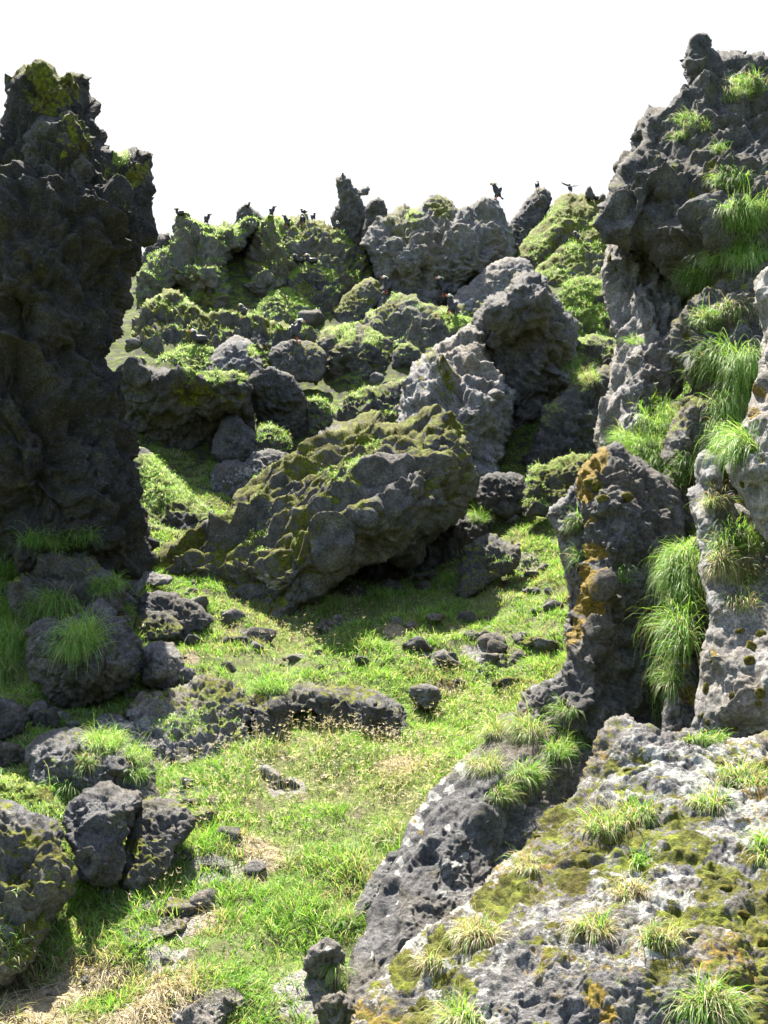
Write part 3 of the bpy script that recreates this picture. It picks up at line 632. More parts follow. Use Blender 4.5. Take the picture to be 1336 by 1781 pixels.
rock("crag", "bulging shoulder knob on the upper part of the left pillar", "crag",
     [(35,250),(45,228),(60,212),(82,202),(100,210),(115,222),(128,240),(148,265),(158,300),(150,345),(110,360),(70,345),(45,310)], (10.3,10.1), back=.8, moss=.35, orange=.12, tone=1.0, step=2, lump=.6)
rock("boulder", "dark rock knob at the left frame edge below the pillar", "boulder",
     [(-90,800),(-20,795),(12,808),(22,830),(28,870),(36,905),(32,950),(10,985),(-90,1000)], (10.4,10.1), moss=.2, tone=.9, step=2)
rock("boulder", "shaded hummocky boulder with a white streak, topmost of the left boulder pile", "boulder",
     [(15,1060),(20,1015),(30,988),(48,970),(72,958),(100,952),(130,956),(158,966),(182,984),(205,1006),(216,1032),(212,1062),(180,1080),(90,1085),(40,1080)], (9.8,9.4), moss=.45, turf=.1, tone=1.3, step=1.9, lump=.4, amp=1.35,
     brush=[('w',42,985,8,1),('w',36,1000,7,1),('w',60,968,10,.8)])
rock("boulder", "big shaded boulder with grass tufts above the black hole on the left", "boulder",
     [(46,1130),(48,1095),(62,1078),(85,1075),(112,1080),(130,1072),(150,1055),(175,1044),(198,1056),(220,1080),(240,1105),(247,1135),(244,1165),(228,1190),(205,1210),(180,1224),(142,1236),(105,1228),(75,1205),(55,1180)], (9.1,8.7),
     front=[(90,1110,.35),(190,1100,.4),(150,1160,.5),(200,1170,.35)], moss=.3, tone=1.3, step=1.9, lump=.42, amp=1.35, white=.15)
rock("boulder", "low shaded rocks with yellow grass behind the black hole", "boulder",
     [(-80,1120),(0,1105),(40,1120),(50,1160),(30,1180),(-80,1190)], 9.4, moss=.3, turf=.3, step=2)
rock("boulder", "smooth dark boulder at the left frame edge under the black hole", "boulder",
     [(-60,1290),(-60,1215),(0,1212),(25,1218),(45,1232),(50,1252),(40,1275),(0,1290)], (8.4,8.2), moss=.25, tone=1.1, step=1.9)
rock("stone", "small dark stone right of the smooth boulder at the frame edge", "stone",
     [(52,1262),(60,1242),(78,1230),(95,1232),(105,1248),(98,1266),(75,1272)], 8.3, moss=.3, step=1.8)
rock("boulder", "angular grey block half in sun at the right foot of the left boulder pile", "block",
     [(244,1190),(244,1160),(247,1130),(262,1117),(285,1114),(303,1118),(316,1138),(322,1165),(316,1182),(300,1195),(265,1198)], (9.0,8.7), front=[(270,1140,.15),(285,1150,.3),(270,1180,.25)], style='slab', moss=.05, tone=2.0, step=1.7, brush=[('m',262,1160,12,.6)])
rock("boulder", "brown rounded rock beside the sunlit grass left of the huge boulder", "boulder",
     [(236,1062),(240,1040),(255,1030),(275,1027),(300,1032),(330,1042),(350,1052),(366,1068),(372,1082),(355,1098),(320,1102),(285,1095),(250,1085)], (10.2,9.9), moss=.25, tone=1.1, step=1.8)
rock("boulder", "mossy dark stones in the gap right of the left boulder pile", "boulder",
     [(230,1100),(238,1072),(258,1062),(285,1062),(308,1075),(320,1092),(312,1108),(275,1115),(245,1115)], (9.8,9.5), moss=.5, turf=.3, tone=.9, step=1.8)
rock("stone", "flat sunlit slab at the base of the left pillar", "slab",
     [(178,1012),(192,998),(225,990),(262,992),(290,1000),(306,1005),(292,1018),(250,1020),(240,1040),(205,1035)], (10.9,10.5), style='slab', moss=.1, tone=1.9, step=1.8)
rock("stone", "tilted thin slab leaning below the left pillar", "slab",
     [(142,962),(152,957),(175,962),(205,972),(212,985),(190,998),(165,985)], (10.7,10.5), style='slab', moss=.1, tone=1.2, step=1.8)
rock("stone", "sunlit corner stone between the pillar slab and the brown rock", "stone",
     [(200,1045),(206,1020),(222,1010),(240,1018),(242,1040),(232,1060),(212,1065)], 10.3, style='slab', moss=.1, tone=1.4, step=1.8)
rock("stone", "pale grey stone right beside the angular block", "stone",
     [(303,1180),(308,1168),(322,1160),(338,1164),(345,1176),(338,1188),(315,1192)], 8.9, style='slab', tone=2.0, moss=.05, step=1.6)
rock("stone", "rough dark stone in front of the angular block", "stone",
     [(266,1195),(272,1184),(288,1178),(302,1184),(304,1196),(288,1202)], 8.7, tone=1.0, moss=.2, step=1.6)
rock("crag", "rough gravelly outcrop speckled with moss on the left of the meadow", "outcrop",
     [(215,1240),(232,1212),(258,1198),(290,1198),(318,1190),(345,1172),(372,1172),(400,1185),(425,1200),(440,1235),(432,1270),(415,1295),(380,1315),(330,1312),(300,1300),(270,1280),(235,1262)], (9.4,8.3), style='knob', moss=.5, turf=.3, white=.25, tone=2.2, lump=.28, amp=.9, step=1.7)
rock("crag", "long low ledge with a black gap beneath, in the middle of the meadow", "ledge",
     [(425,1245),(432,1210),(450,1196),(480,1190),(520,1188),(560,1188),(600,1190),(640,1196),(672,1206),(700,1225),(718,1246),(714,1264),(690,1268),(650,1258),(610,1252),(575,1252),(545,1240),(515,1245),(490,1268),(445,1270)], (9.6,8.8),
     front=[(480,1225,.3),(560,1215,.3),(650,1225,.35)], moss=.5, turf=.25, tone=1.3, lump=.3, step=1.7, brush=[('o',650,1212,14,.4)])
rock("stone", "round grey stone lying alone in the grass right of the long ledge", "stone",
     [(710,1212),(714,1196),(730,1189),(748,1189),(762,1196),(770,1210),(764,1226),(745,1236),(724,1232)], 8.75, style='slab', tone=2.0, moss=.05, step=1.5)
rock("boulder", "flat tussock-topped boulder, pale in the sun, on the left", "boulder",
     [(42,1320),(46,1298),(62,1280),(90,1270),(125,1264),(160,1272),(200,1288),(240,1305),(268,1325),(280,1348),(270,1368),(235,1378),(190,1370),(150,1362),(100,1362),(60,1350)], (8.0,7.4),
     front=[(100,1300,.2),(200,1325,.3),(120,1345,.2)], moss=.3, turf=.15, tone=1.7, step=1.7, white=.15)
rock("boulder", "pale crusted rock with a hooked right end behind the tussock-topped boulder", "boulder",
     [(158,1270),(166,1250),(190,1242),(220,1245),(252,1254),(282,1270),(300,1285),(303,1305),(292,1325),(275,1330),(262,1310),(220,1300),(180,1290)], (8.5,7.8), moss=.35, white=.45, tone=1.9, step=1.7)
rock("boulder", "heart-shaped dark grey boulder with a wet white streak on the lower left", "boulder",
     [(110,1432),(112,1408),(128,1388),(148,1372),(165,1361),(185,1357),(205,1363),(225,1374),(246,1378),(251,1395),(243,1420),(232,1445),(216,1466),(216,1500),(208,1528),(192,1544),(165,1548),(148,1538),(136,1515),(128,1488),(122,1460)], (6.7,6.2),
     front=[(150,1400,.22),(215,1400,.2),(180,1450,.15),(150,1500,.3),(185,1500,.12)], bulge=.18, bw=14, moss=.1, tone=1.5, style='slab', lump=.32, amp=.75, step=1.5, brush=[('w',206,1438,4,.9),('w',208,1480,4,.8),('w',210,1500,4,.8),('m',176,1395,7,.7)])
rock("boulder", "broad mossy boulder at the left frame edge, lower corner", "boulder",
     [(-90,1480),(-60,1400),(-10,1392),(25,1405),(60,1418),(92,1430),(112,1455),(128,1490),(134,1525),(128,1560),(95,1590),(60,1625),(20,1660),(-90,1680)], (6.5,5.7), moss=.6, turf=.35, white=.2, tone=1.8, lump=.4, step=1.7, mslope=.1)
rock("boulder", "yellow-green mossy bank above the broad mossy boulder at the left edge", "bank",
     [(-90,1450),(-90,1345),(0,1340),(40,1355),(80,1370),(110,1400),(118,1435),(90,1450)], (7.2,6.5), moss=.75, turf=.6, tone=1.5, style='knob', step=1.7, mslope=.1)
rock("boulder", "dark rock in the shade at the left frame edge beside the flat boulder", "boulder",
     [(-70,1350),(-70,1290),(0,1286),(35,1292),(52,1310),(55,1338),(30,1350)], 7.4, moss=.3, tone=1.0, step=1.8)
rock("boulder", "mossy dark mass in the shade right of the heart-shaped boulder", "boulder",
     [(205,1545),(212,1480),(228,1430),(240,1395),(270,1385),(300,1388),(325,1402),(340,1425),(330,1455),(308,1475),(300,1505),(275,1530),(245,1552)], (6.8,6.3), moss=.65, turf=.3, tone=1.4, step=1.7)
rock("boulder", "flat grey rock with moss sunk in the lower-left grass", "boulder",
     [(198,1608),(210,1585),(230,1568),(262,1556),(295,1558),(322,1575),(332,1598),(318,1618),(280,1630),(250,1645),(222,1648)], (6.2,5.6), moss=.45, tone=2.0, step=1.5, bulge=.05)
rock("boulder", "lumpy grey stone at the bottom edge of the meadow", "boulder",
     [(285,1810),(292,1760),(310,1735),(340,1722),(375,1716),(408,1716),(426,1730),(426,1752),(400,1770),(380,1812)], (5.0,4.7), moss=.1, tone=1.9, step=1.5, bulge=.12)
_keep = _seed[0]; _seed[0] = 400
rock("crag", "rough gravelly shelf of earth and stone left of the long ledge's upper grass", "outcrop",
     [(300,1112),(330,1098),(380,1092),(440,1098),(476,1110),(450,1130),(380,1140),(320,1132)], (10.6,9.8), style='knob', bulge=.08, moss=.4, turf=.35, white=.3, tone=1.9, lump=.22, step=1.6)
rock("crag", "rough gravelly bare patch of brown stone beside the foot of the lichened column", "outcrop",
     [(800,1165),(840,1140),(890,1134),(935,1142),(962,1168),(930,1200),(870,1208),(815,1192)], (9.6,9.0), style='knob', bulge=.08, moss=.55, turf=.4, white=.2, tone=1.5, lump=.24, step=1.6)
rock("crag", "rough gravelly step of pale rubble at the upper right of the meadow", "outcrop",
     [(800,1015),(835,985),(880,968),(925,962),(958,985),(945,1020),(890,1040),(830,1038)], (12.2,11.4), style='knob', bulge=.08, moss=.45, turf=.35, white=.3, tone=1.9, lump=.26, step=1.6)
rock("crag", "rough gravelly rock showing through the grass right of the flat sunken rock", "outcrop",
     [(330,1500),(365,1488),(400,1498),(415,1520),(390,1540),(350,1542),(325,1525)], (6.3,6.0), style='knob', bulge=.04, moss=.4, turf=.2, white=.2, tone=1.6, lump=.15, step=1.5)
_seed[0] = _keep
# ---------------------------------------------------------------- right side
rock("crag", "tall mossy crag rising to a blunt horn on the right skyline", "crag",
     [(1192,135),(1188,115),(1190,92),(1198,72),(1212,58),(1228,59),(1238,72),(1248,86),(1262,88),(1280,82),(1300,90),(1336,94),(1400,98),(1520,120),(1520,620),(1400,640),(1300,600),(1230,545),(1190,520),(1170,500),(1150,470),(1132,445),(1122,432),(1104,430),
      (1080,424),(1062,412),(1050,400),(1042,380),(1044,352),(1056,325),(1072,300),(1082,276),(1100,256),(1114,240),(1118,218),(1128,196),(1145,184),(1168,176),(1182,165),(1190,150)],
     (12.0,9.9), front=[(1215,100,.2),(1180,240,.35),(1260,200,.5),(1130,300,.45),(1220,300,.8),(1320,300,1.0),(1080,370,.35),(1130,360,.25),(1170,350,.8),(1220,400,1.1),(1310,420,1.3),(1190,470,.7),(1260,500,.9),(1145,420,.3)],
     bulge=.25, bw=18, back=2.2, moss=.3, turf=.05, white=.08, tone=1.15, lump=.9, amp=.75, step=2.0, rough=1.3,
     brush=[('m',1160,285,20,.7),('m',1210,250,30,.5),('m',1240,170,30,.5),('t',1300,160,20,.8),('m',1140,265,20,.6),('m',1230,310,26,.7),('m',1200,330,16,.7),('m',1090,330,30,.3)])
rock("crag", "smooth pale grey cliff face with diagonal ribs beneath the tall crag", "cliff",
     [(1048,510),(1044,480),(1050,445),(1058,418),(1080,402),(1150,395),(1220,450),(1240,520),(1215,580),(1195,640),(1172,700),(1150,745),(1130,775),(1100,790),(1068,800),(1040,790),(1034,750),(1042,710),(1060,680),(1062,640),(1072,600),(1064,560)],
     (11.6,9.9), front=[(1100,450,.15),(1110,520,.4),(1095,600,.4),(1140,500,.1),(1150,560,.5),(1120,620,.65),(1110,590,.3),(1170,560,.25),(1200,560,.6),(1160,640,.6),(1080,700,.3),(1120,720,.5)],
     bulge=.2, bw=14, back=1.6, moss=.08, white=.12, tone=3.1, style='slab', lump=.5, amp=.8, step=1.9, grain=((.45,.1,.9),2.6), brush=[('m',1060,455,8,.9),('m',1072,470,5,.8),('m',1085,490,5,.7)])
rock("boulder", "tall grey block with a lit left edge at the foot of the ribbed cliff", "block",
     [(1076,740),(1078,700),(1084,655),(1088,620),(1102,602),(1130,596),(1150,592),(1180,560),(1205,575),(1200,640),(1180,690),(1158,720),(1130,770),(1110,800),(1090,800),(1074,770)], (9.8,9.2),
     front=[(1105,620,.2),(1110,680,.35),(1110,740,.3),(1150,640,.1)], bulge=.15, bw=12, style='slab', moss=.08, tone=2.4, step=1.9, lump=.5, amp=.8)
rock("crag", "mossy knoll between grass tussocks at the upper right", "crag",
     [(1160,590),(1168,560),(1180,545),(1195,520),(1215,508),(1240,490),(1280,460),(1340,420),(1500,420),(1500,760),(1330,740),(1240,690),(1205,665),(1185,640),(1168,620)], (9.4,8.6),
     front=[(1215,560,.3),(1200,620,.35),(1280,560,.4),(1320,640,.5)], bulge=.2, bw=16, moss=.45, turf=.25, tone=1.4, step=1.9, brush=[('m',1190,580,12,.9),('o',1205,650,10,.5)])
rock("crag", "shadowed gully wall behind the hanging grass on the right", "crag",
     [(1040,830),(1060,785),(1110,750),(1160,700),(1230,670),(1300,640),(1500,640),(1500,1150),(1200,1190),(1130,1080),(1080,950)], (9.3,8.5), back=1, moss=.35, turf=.45, tone=1.0, step=2.2, brush=[('t',1150,760,60,1),('t',1180,960,70,.8)], mslope=-.1)
rock("boulder", "arched mossy rock with a dark hollow under grass at the right", "boulder",
     [(1150,800),(1155,765),(1170,735),(1185,710),(1205,690),(1235,680),(1270,676),(1310,690),(1330,740),(1320,800),(1260,815),(1200,830)], (8.5,8.1), front=[(1200,710,.25),(1190,760,.25),(1240,740,.0)], moss=.55, turf=.2, tone=1.4, step=1.9, brush=[('o',1200,740,16,.35)])
rock("column", "upright dark rock column with an orange lichen edge", "column",
     [(1000,870),(1002,835),(1012,810),(1030,795),(1048,780),(1068,770),(1086,776),(1098,792),(1125,806),(1160,830),(1185,850),(1196,900),(1190,960),(1172,1010),(1160,1100),(1156,1200),(1150,1280),(1120,1330),(1060,1350),(980,1330),(930,1290),(900,1262),
      (902,1232),(920,1208),(945,1185),(972,1170),(985,1140),(992,1100),(1002,1050),(1012,1000),(1012,950),(1004,910)],
     (8.2,7.1), front=[(1040,820,.35),(1045,880,.45),(1060,950,.55),(1050,1020,.6),(1040,1090,.6),(1020,1150,.55),(1000,1210,.45),(1110,900,.25),(1120,1000,.2),(1110,1100,.15),(1080,1200,.25),(950,1240,.25),(1060,1290,.3)],
     bulge=.14, bw=14, back=1.3, moss=.15, orange=.0, tone=1.35, lump=.35, amp=.68, step=1.8, rough=1.3,
     brush=[('o',1020,830,26,1),('o',1016,860,18,1),('o',1040,800,26,.9),('o',1025,905,16,.8),('o',1030,960,20,.9),('o',1030,1010,30,1),('o',1018,1050,30,1),('o',1005,1090,26,.9),('o',995,1120,20,.8),('o',1040,1040,12,.9),('m',1040,845,18,.9),('m',1050,870,12,.9),
            ('m',1100,900,60,.45),('m',1120,1000,50,.4),('o',1090,830,20,.3),('m',1140,870,40,.5)])
rock("boulder", "pale grey fin of rock on the left side of the lichened column", "fin",
     [(950,900),(952,882),(966,872),(982,858),(990,846),(1004,842),(1018,860),(1024,910),(1026,980),(1016,1050),(1004,1100),(988,1130),(980,1105),(986,1060),(984,1010),(975,965),(968,925)], (8.1,7.7),
     front=[(990,900,.15),(1000,980,.2)], bulge=.1, bw=10, style='slab', moss=.05, white=.1, tone=2.5, step=1.7, lump=.3, brush=[('o',982,1040,12,.8)])
rock("boulder", "cluster of finger-like grey knobs at the foot of the lichened column", "boulder",
     [(898,1250),(902,1222),(916,1200),(935,1190),(955,1180),(975,1172),(995,1180),(1012,1200),(1015,1235),(1000,1270),(970,1290),(930,1290),(905,1275)], (7.3,6.9), style='knob', moss=.15, tone=1.9, lump=.16, amp=1.25, step=1.6, grain=((.4,0,1),1.8))
rock("boulder", "grass-covered rib of rock hidden under the long hanging tussock", "rib",
     [(1158,985),(1168,962),(1185,945),(1212,930),(1226,960),(1228,1010),(1232,1060),(1222,1120),(1190,1150),(1168,1120),(1160,1060)], (7.3,6.7), bulge=.2, bw=20, moss=.5, turf=.9, tone=1.2, step=1.8, mslope=-.2, brush=[('t',1195,1020,60,1)])
rock("boulder", "yellow-lichened stump of rock in the gully beside the grey wall", "boulder",
     [(1148,1290),(1152,1240),(1162,1200),(1156,1165),(1168,1145),(1190,1140),(1215,1145),(1225,1200),(1225,1300)], (6.7,6.4), moss=.25, orange=.45, tone=1.8, step=1.8, brush=[('o',1200,1210,18,.8),('o',1190,1160,12,.7)])
rock("crag", "smooth grey wall dotted with dark moss cushions at the right edge", "wall",
     [(1192,862),(1196,850),(1210,842),(1208,810),(1212,788),(1228,780),(1244,790),(1252,815),(1262,840),(1280,870),(1320,900),(1500,930),(1500,1330),(1300,1330),(1215,1320),(1202,1290),(1205,1250),(1214,1190),(1216,1140),(1228,1110),(1234,1080),(1226,1040),(1216,1000),(1214,960),(1212,920),(1200,890)],
     (6.5,5.7), front=[(1235,830,.15),(1240,900,.2),(1245,980,.2),(1250,1060,.25),(1240,1140,.3),(1250,1230,.35),(1300,1000,.1),(1310,1100,.3),(1320,1200,.5),(1400,1150,.6)],
     bulge=.14, bw=14, back=1.3, moss=.05, white=.12, tone=3.1, style='slab', lump=.4, amp=.4, step=1.8,
     brush=[('m',1255,860,16,.8),('m',1240,850,10,.7),('t',1290,970,40,.5),('m',1280,940,30,.6),('o',1240,1135,8,.8),('w',1240,1150,8,.8),('w',1330,1180,12,.8)])
rock("boulder", "bulging lilac-grey boulder with orange flecks at the right frame edge", "boulder",
     [(1500,440),(1360,455),(1334,468),(1318,482),(1310,505),(1312,535),(1322,560),(1326,600),(1324,640),(1312,680),(1300,715),(1285,750),(1270,785),(1264,815),(1270,845),(1290,868),(1302,890),(1316,920),(1340,950),(1500,980)], (6.4,5.5),
     front=[(1335,520,.1),(1345,600,.15),(1320,720,.2),(1310,820,.3),(1360,760,.4),(1400,700,.5)], bulge=.16, bw=16, back=1.0, moss=.06, white=.2, orange=.0, tone=3.3, style='slab', lump=.4, amp=.5, step=1.8,
     brush=[('o',1320,680,14,.8),('o',1310,720,14,.8),('o',1298,770,12,.8),('w',1310,780,24,.7),('m',1330,500,12,1),('m',1290,850,8,.8),('m',1325,800,8,.8)])
rock("boulder", "slanting dark slab with a white-crusted ridge and round pale lichens", "slab",
     [(598,1760),(600,1700),(612,1655),(635,1605),(652,1560),(672,1520),(688,1490),(702,1450),(722,1410),(752,1372),(790,1335),(820,1310),(845,1290),(858,1258),(872,1240),(890,1236),(915,1250),(960,1240),(1010,1250),(1050,1290),(1060,1350),(1010,1420),(940,1480),(900,1540),(840,1600),(780,1640),(720,1680),(680,1780)],
     (7.2,4.7), front=[(640,1650,.12),(690,1540,.15),(735,1440,.2),(790,1370,.22),(700,1600,.2),(770,1500,.25),(830,1420,.3),(850,1350,.25),(820,1540,.0),(880,1470,-.05),(930,1400,.1),(900,1300,.3),(950,1330,.2),(740,1650,.1),(980,1380,.0)],
     bulge=.1, bw=12, back=.9, moss=.12, white=.05, tone=1.6, style='slab', lump=.36, amp=.62, step=1.6, grain=((.5,.5,.8),1.8),
     brush=[('w',725,1430,15,1),('w',738,1405,14,1),('w',755,1388,15,1),('w',775,1368,15,.9),('w',710,1465,12,1),('w',698,1500,11,1),('w',690,1520,8,.7),('w',728,1460,7,.8),('w',805,1342,16,.9),('w',684,1560,6,.9),('w',667,1580,5,.9),('w',866,1258,12,.9),
            ('w',793,1502,9,1),('w',772,1503,6,1),('w',811,1487,10,1),('w',779,1441,7,.9),('w',773,1551,8,.9),('w',642,1647,9,.9),('w',741,1562,4,1),('w',632,1620,7,.9),('o',728,1445,5,1),('o',724,1470,4,1),('o',722,1428,4,.9),('o',644,1649,5,.7),
            ('m',930,1440,80,.5),('m',960,1330,60,.45),('m',850,1390,22,.5)])
rock("stone", "small dark slab leaning on the left foot of the white-crusted slab", "slab",
     [(610,1598),(616,1570),(630,1545),(648,1520),(664,1496),(676,1480),(696,1478),(702,1492),(692,1525),(672,1560),(650,1590),(628,1608)], (5.9,5.5), style='slab', moss=.05, tone=1.5, step=1.5, bulge=.08, brush=[('w',665,1500,5,.9)])
rock("stone", "lichened dark stone at the lower tip of the white-crusted slab", "stone",
     [(524,1690),(528,1665),(545,1642),(570,1630),(590,1640),(600,1660),(596,1690),(570,1704),(545,1704)], 5.1, style='slab', moss=.08, tone=1.9, step=1.5, brush=[('w',570,1650,6,.9)])
rock("stone", "crumbling gravel lump beside the lichened dark stone", "stone",
     [(545,1760),(560,1735),(590,1722),(615,1730),(625,1755),(610,1790),(570,1790)], 4.9, style='knob', moss=.1, tone=2.0, step=1.6)
rock("boulder", "large sunlit foreground boulder crusted with moss, white and orange lichen", "boulder",
     [(520,1960),(590,1800),(610,1765),(640,1725),(662,1690),(690,1660),(715,1640),(740,1612),(775,1592),(810,1570),(835,1545),(856,1515),(885,1492),(915,1470),(930,1440),(948,1412),(965,1398),(985,1392),(1002,1365),(1015,1335),(1030,1310),(1036,1280),(1050,1258),(1068,1243),
      (1090,1244),(1110,1256),(1130,1258),(1148,1272),(1172,1272),(1200,1268),(1240,1285),(1290,1282),(1336,1272),(1500,1270),(1640,1400),(1640,1960)],
     (5.0,2.9), front=[(1080,1290,.15),(1000,1450,.2),(900,1540,.2),(780,1640,.2),(1100,1400,.25),(1250,1380,.25),(1050,1560,.35),(920,1640,.38),(1200,1560,.4),(850,1740,.35),(1100,1700,.45),(960,1760,.25),(1280,1680,.45),(1400,1500,.5),(1180,1800,.3)],
     bulge=.12, bw=16, back=.8, moss=.455, turf=.16, orange=.34, white=.48, tone=2.0, style='knob', lump=.27, amp=.46, step=1.5, mslope=.0,
     brush=[('w',1130,1325,30,1),('w',1240,1360,60,.8),('w',1290,1300,50,.8),('w',845,1582,12,1),('w',740,1640,12,1),('w',980,1465,12,1),('w',1270,1640,22,1),('w',1100,1500,14,1),('w',930,1500,12,1),('w',1070,1290,16,.5),
            ('m',700,1680,40,1),('m',760,1640,36,1),('m',850,1570,34,1),('m',890,1540,26,1),('m',720,1740,36,.9),('m',1200,1470,40,.9),('m',1240,1520,34,1),('m',1000,1530,32,1),('m',1180,1600,50,.8),('m',1250,1600,40,.8),('m',1080,1370,20,.9),('m',985,1415,22,.9),('m',1095,1340,16,.8),('m',1150,1700,30,.8),
            ('o',1040,1740,30,.9),('o',1060,1770,24,.9),('o',950,1660,14,.7),('o',1320,1700,24,.8),('o',1175,1425,12,.8),('o',640,1765,30,.8),('o',1045,1310,12,.7),('m',880,1720,50,-1),('w',900,1720,50,-1),('w',1000,1760,80,-1),('w',1180,1760,60,-1)])
# moss cushions on the grey wall and the foreground boulder are built further down, once everything stands
# ---------------------------------------------------------------- small stones in the meadow
def small_stone(px, py, rx, ry, label, tone=1.7, style='slab', moss=.1, group=None):
    p = hit_ground(px, py + ry * .5)
    r = np.random.default_rng(int(px * 7 + py)); n = 9
    pts = []
    for k in range(n):
        a = 2 * math.pi * k / n + r.uniform(-.15, .15); m = r.uniform(.82, 1.1)
        pts.append((px + rx * m * math.cos(a), py + ry * m * math.sin(a)))
    rock("stone", label, "stone", pts, p[1] + .02, style=style, moss=moss, tone=tone, step=1.5, group=group)
for a in [(575,1092,26,16,"crumbly brown rock in the grass just below the huge boulder",1.2,'lava',.4),
          (775,1154,24,11,"dark low stone in the grass above the round grey stone",1.1,'lava',.3),
          (850,1154,26,12,"flat pale stone in the grass near the lichened column",1.8,'slab',.1),
          (412,1116,28,12,"dark stone showing through straw left of the ledge",1.2,'lava',.2),
          (690,1085,14,8,"grey pebble in the grass below the hollow of the huge boulder",1.8,'slab',.1),
          (757,1074,18,9,"grey flat stone in the grass below the mossy lumpy stone",1.9,'slab',.1),
          (495,1366,28,12,"half-buried grey stone in the open middle of the lower meadow",1.4,'slab',.1),
          (612,1326,12,7,"pale pebble in the grass below the long ledge",2.2,'slab',0),
          (372,1512,34,14,"dark crumbling rock patch in the lower-left grass",1.2,'lava',.2),
          (330,1402,26,14,"earthy rock knob beside the shaded mossy mass",1.0,'lava',.4),
          (292,1674,18,12,"small grey stone in the grass above the bottom-left straw",1.6,'slab',.1),
          (888,1190,36,14,"mossy brown hummock left of the finger-like knobs",1.0,'knob',.7),
          (930,1120,30,16,"dark mossy rock below the pale grey fin",1.0,'knob',.6),
          (800,1190,18,10,"mossy stone right of the round grey stone",1.1,'knob',.6),
          (900,975,26,12,"pale earthy stone on the slope above the fin",1.9,'lava',.3),
          (855,912,16,10,"dark stone in the sunlit grass behind the hollow",1.0,'lava',.3),
          (930,1030,22,10,"earthy brown stone in the grass left of the fin's foot",1.4,'lava',.3),
          (880,960,22,10,"grey-brown stone above the shaded hollow's right edge",1.5,'lava',.4),
          (50,1710,14,9,"small round stone in the bottom-left straw",1.2,'slab',.0),
          (150,1672,22,9,"earth-coloured stone above the bottom-left straw",1.1,'lava',.2),
          (20,1680,26,16,"dark stone at the left frame edge above the straw",1.0,'lava',.2),
          (170,1781,18,8,"pale stone at the bottom edge in the straw",2.4,'slab',0),
          (95,1215,14,8,"small stone in front of the black hole",1.0,'lava',.2),
          (225,1215,18,10,"shaded stone between the left boulder pile and the gravelly outcrop",1.2,'lava',.3)]:
    small_stone(*a)

# rubble: loose stones lying about, four shapes copied and turned
RUB = []
def rubble(px, py, size, label, group, sink=.3):
    p = hit_ground(px, py); r = random.Random(int(px * 31 + py * 17))
    k = r.randrange(5)
    while len(RUB) <= k:
        i = len(RUB); nu, nv = 30, 18
        u, v = np.meshgrid(np.linspace(0, 2 * np.pi, nu, endpoint=False), np.linspace(0, np.pi, nv), indexing='ij')
        D = np.stack([np.cos(u) * np.sin(v), np.sin(u) * np.sin(v), np.cos(v)], -1).reshape(-1, 3)
        Q = D + i * 9.7; rr = np.ones(len(D))
        g = np.random.default_rng(i + 40)
        for _ in range(11):      # broken faces
            nn = g.normal(size=3); nn /= np.linalg.norm(nn); c = D @ nn; h = g.uniform(.55, .85)
            rr = np.where(c > h / 1.2, np.minimum(rr, h / np.maximum(c, 1e-3)), rr)
        P = D * (rr * (1 + .16 * fbm(Q, .6, 3) + .07 * fbm(Q, .15, 2)))[:, None] * np.array([.5, .42, .33])
        idx = np.arange(nu * nv).reshape(nu, nv); nx = np.roll(idx, -1, 0)
        F = np.stack([idx[:, :-1], nx[:, :-1], nx[:, 1:], idx[:, 1:]], -1).reshape(-1, 4)
        tn = 1.3 + .5 * (i % 3) + .3 * fbm(Q, .5, 2)
        cov = np.zeros((len(P), 4)); cov[:, 0] = .35 * sstep(-.1, .6, D[:, 2]) * (i % 2) + .1; cov[:, 3] = .12
        RUB.append(mesh_np("stone", P, F, ROCK, {"cover": cov, "tone": tn}))
    o = link("stone", RUB[k]); sz = 1.45 * size / FPX * p[1]
    o.location = (p[0], p[1], p[2] + sz * (.24 - sink * .3)); o.scale = (sz * r.uniform(.8, 1.25), sz, sz * r.uniform(.7, 1.2))
    o.rotation_euler = (r.uniform(-.4, .4), r.uniform(-.4, .4), r.uniform(0, 6.28))
    tag(o, label, "stone", group)
_rr = random.Random(5)
ORD = "leftmost second third fourth fifth sixth seventh eighth ninth tenth eleventh twelfth thirteenth fourteenth fifteenth sixteenth seventeenth eighteenth nineteenth twentieth".split()
ORD += [t + '-' + u for t in ("twenty", "thirty", "forty") for u in "first second third fourth fifth sixth seventh eighth ninth".split()]
def strew(n, x0, x1, y0, y1, s0, s1, label, group, sink=.3):
    xs = sorted(_rr.uniform(x0, x1) for _ in range(n))
    for k, xx in enumerate(xs):
        sz = s0 + (s1 - s0) * _rr.random() ** 2.2
        lab = f"{'larger' if sz > (s0 + s1) * .45 else 'small'} {label.split(' ')[0]} stone, {ORD[k]} from the left among the {group}"
        rubble(xx, _rr.uniform(y0, y1), sz, lab, group, sink)
strew(34, 190, 345, 995, 1120, 12, 44, "angular stone in the rubble between the left pillar and the meadow", "loose stones below the left pillar")
strew(26, 200, 430, 1165, 1300, 10, 36, "rough stone on the rough gravelly outcrop", "loose stones on the gravelly outcrop")
strew(28, 120, 420, 1330, 1600, 14, 46, "mossy stone at the broken edge of the meadow", "stones along the lower-left bank", .3)
strew(16, 0, 240, 1225, 1300, 12, 40, "shaded stone in the grass under the left boulder pile", "loose stones under the left boulder pile")
strew(44, 300, 960, 1060, 1200, 12, 50, "sunlit stone showing in the sunlit upper meadow", "small stones in the upper meadow", .6)
strew(26, 150, 620, 1330, 1700, 10, 40, "sunken stone half buried in the lower meadow grass", "small stones in the lower meadow", .6)
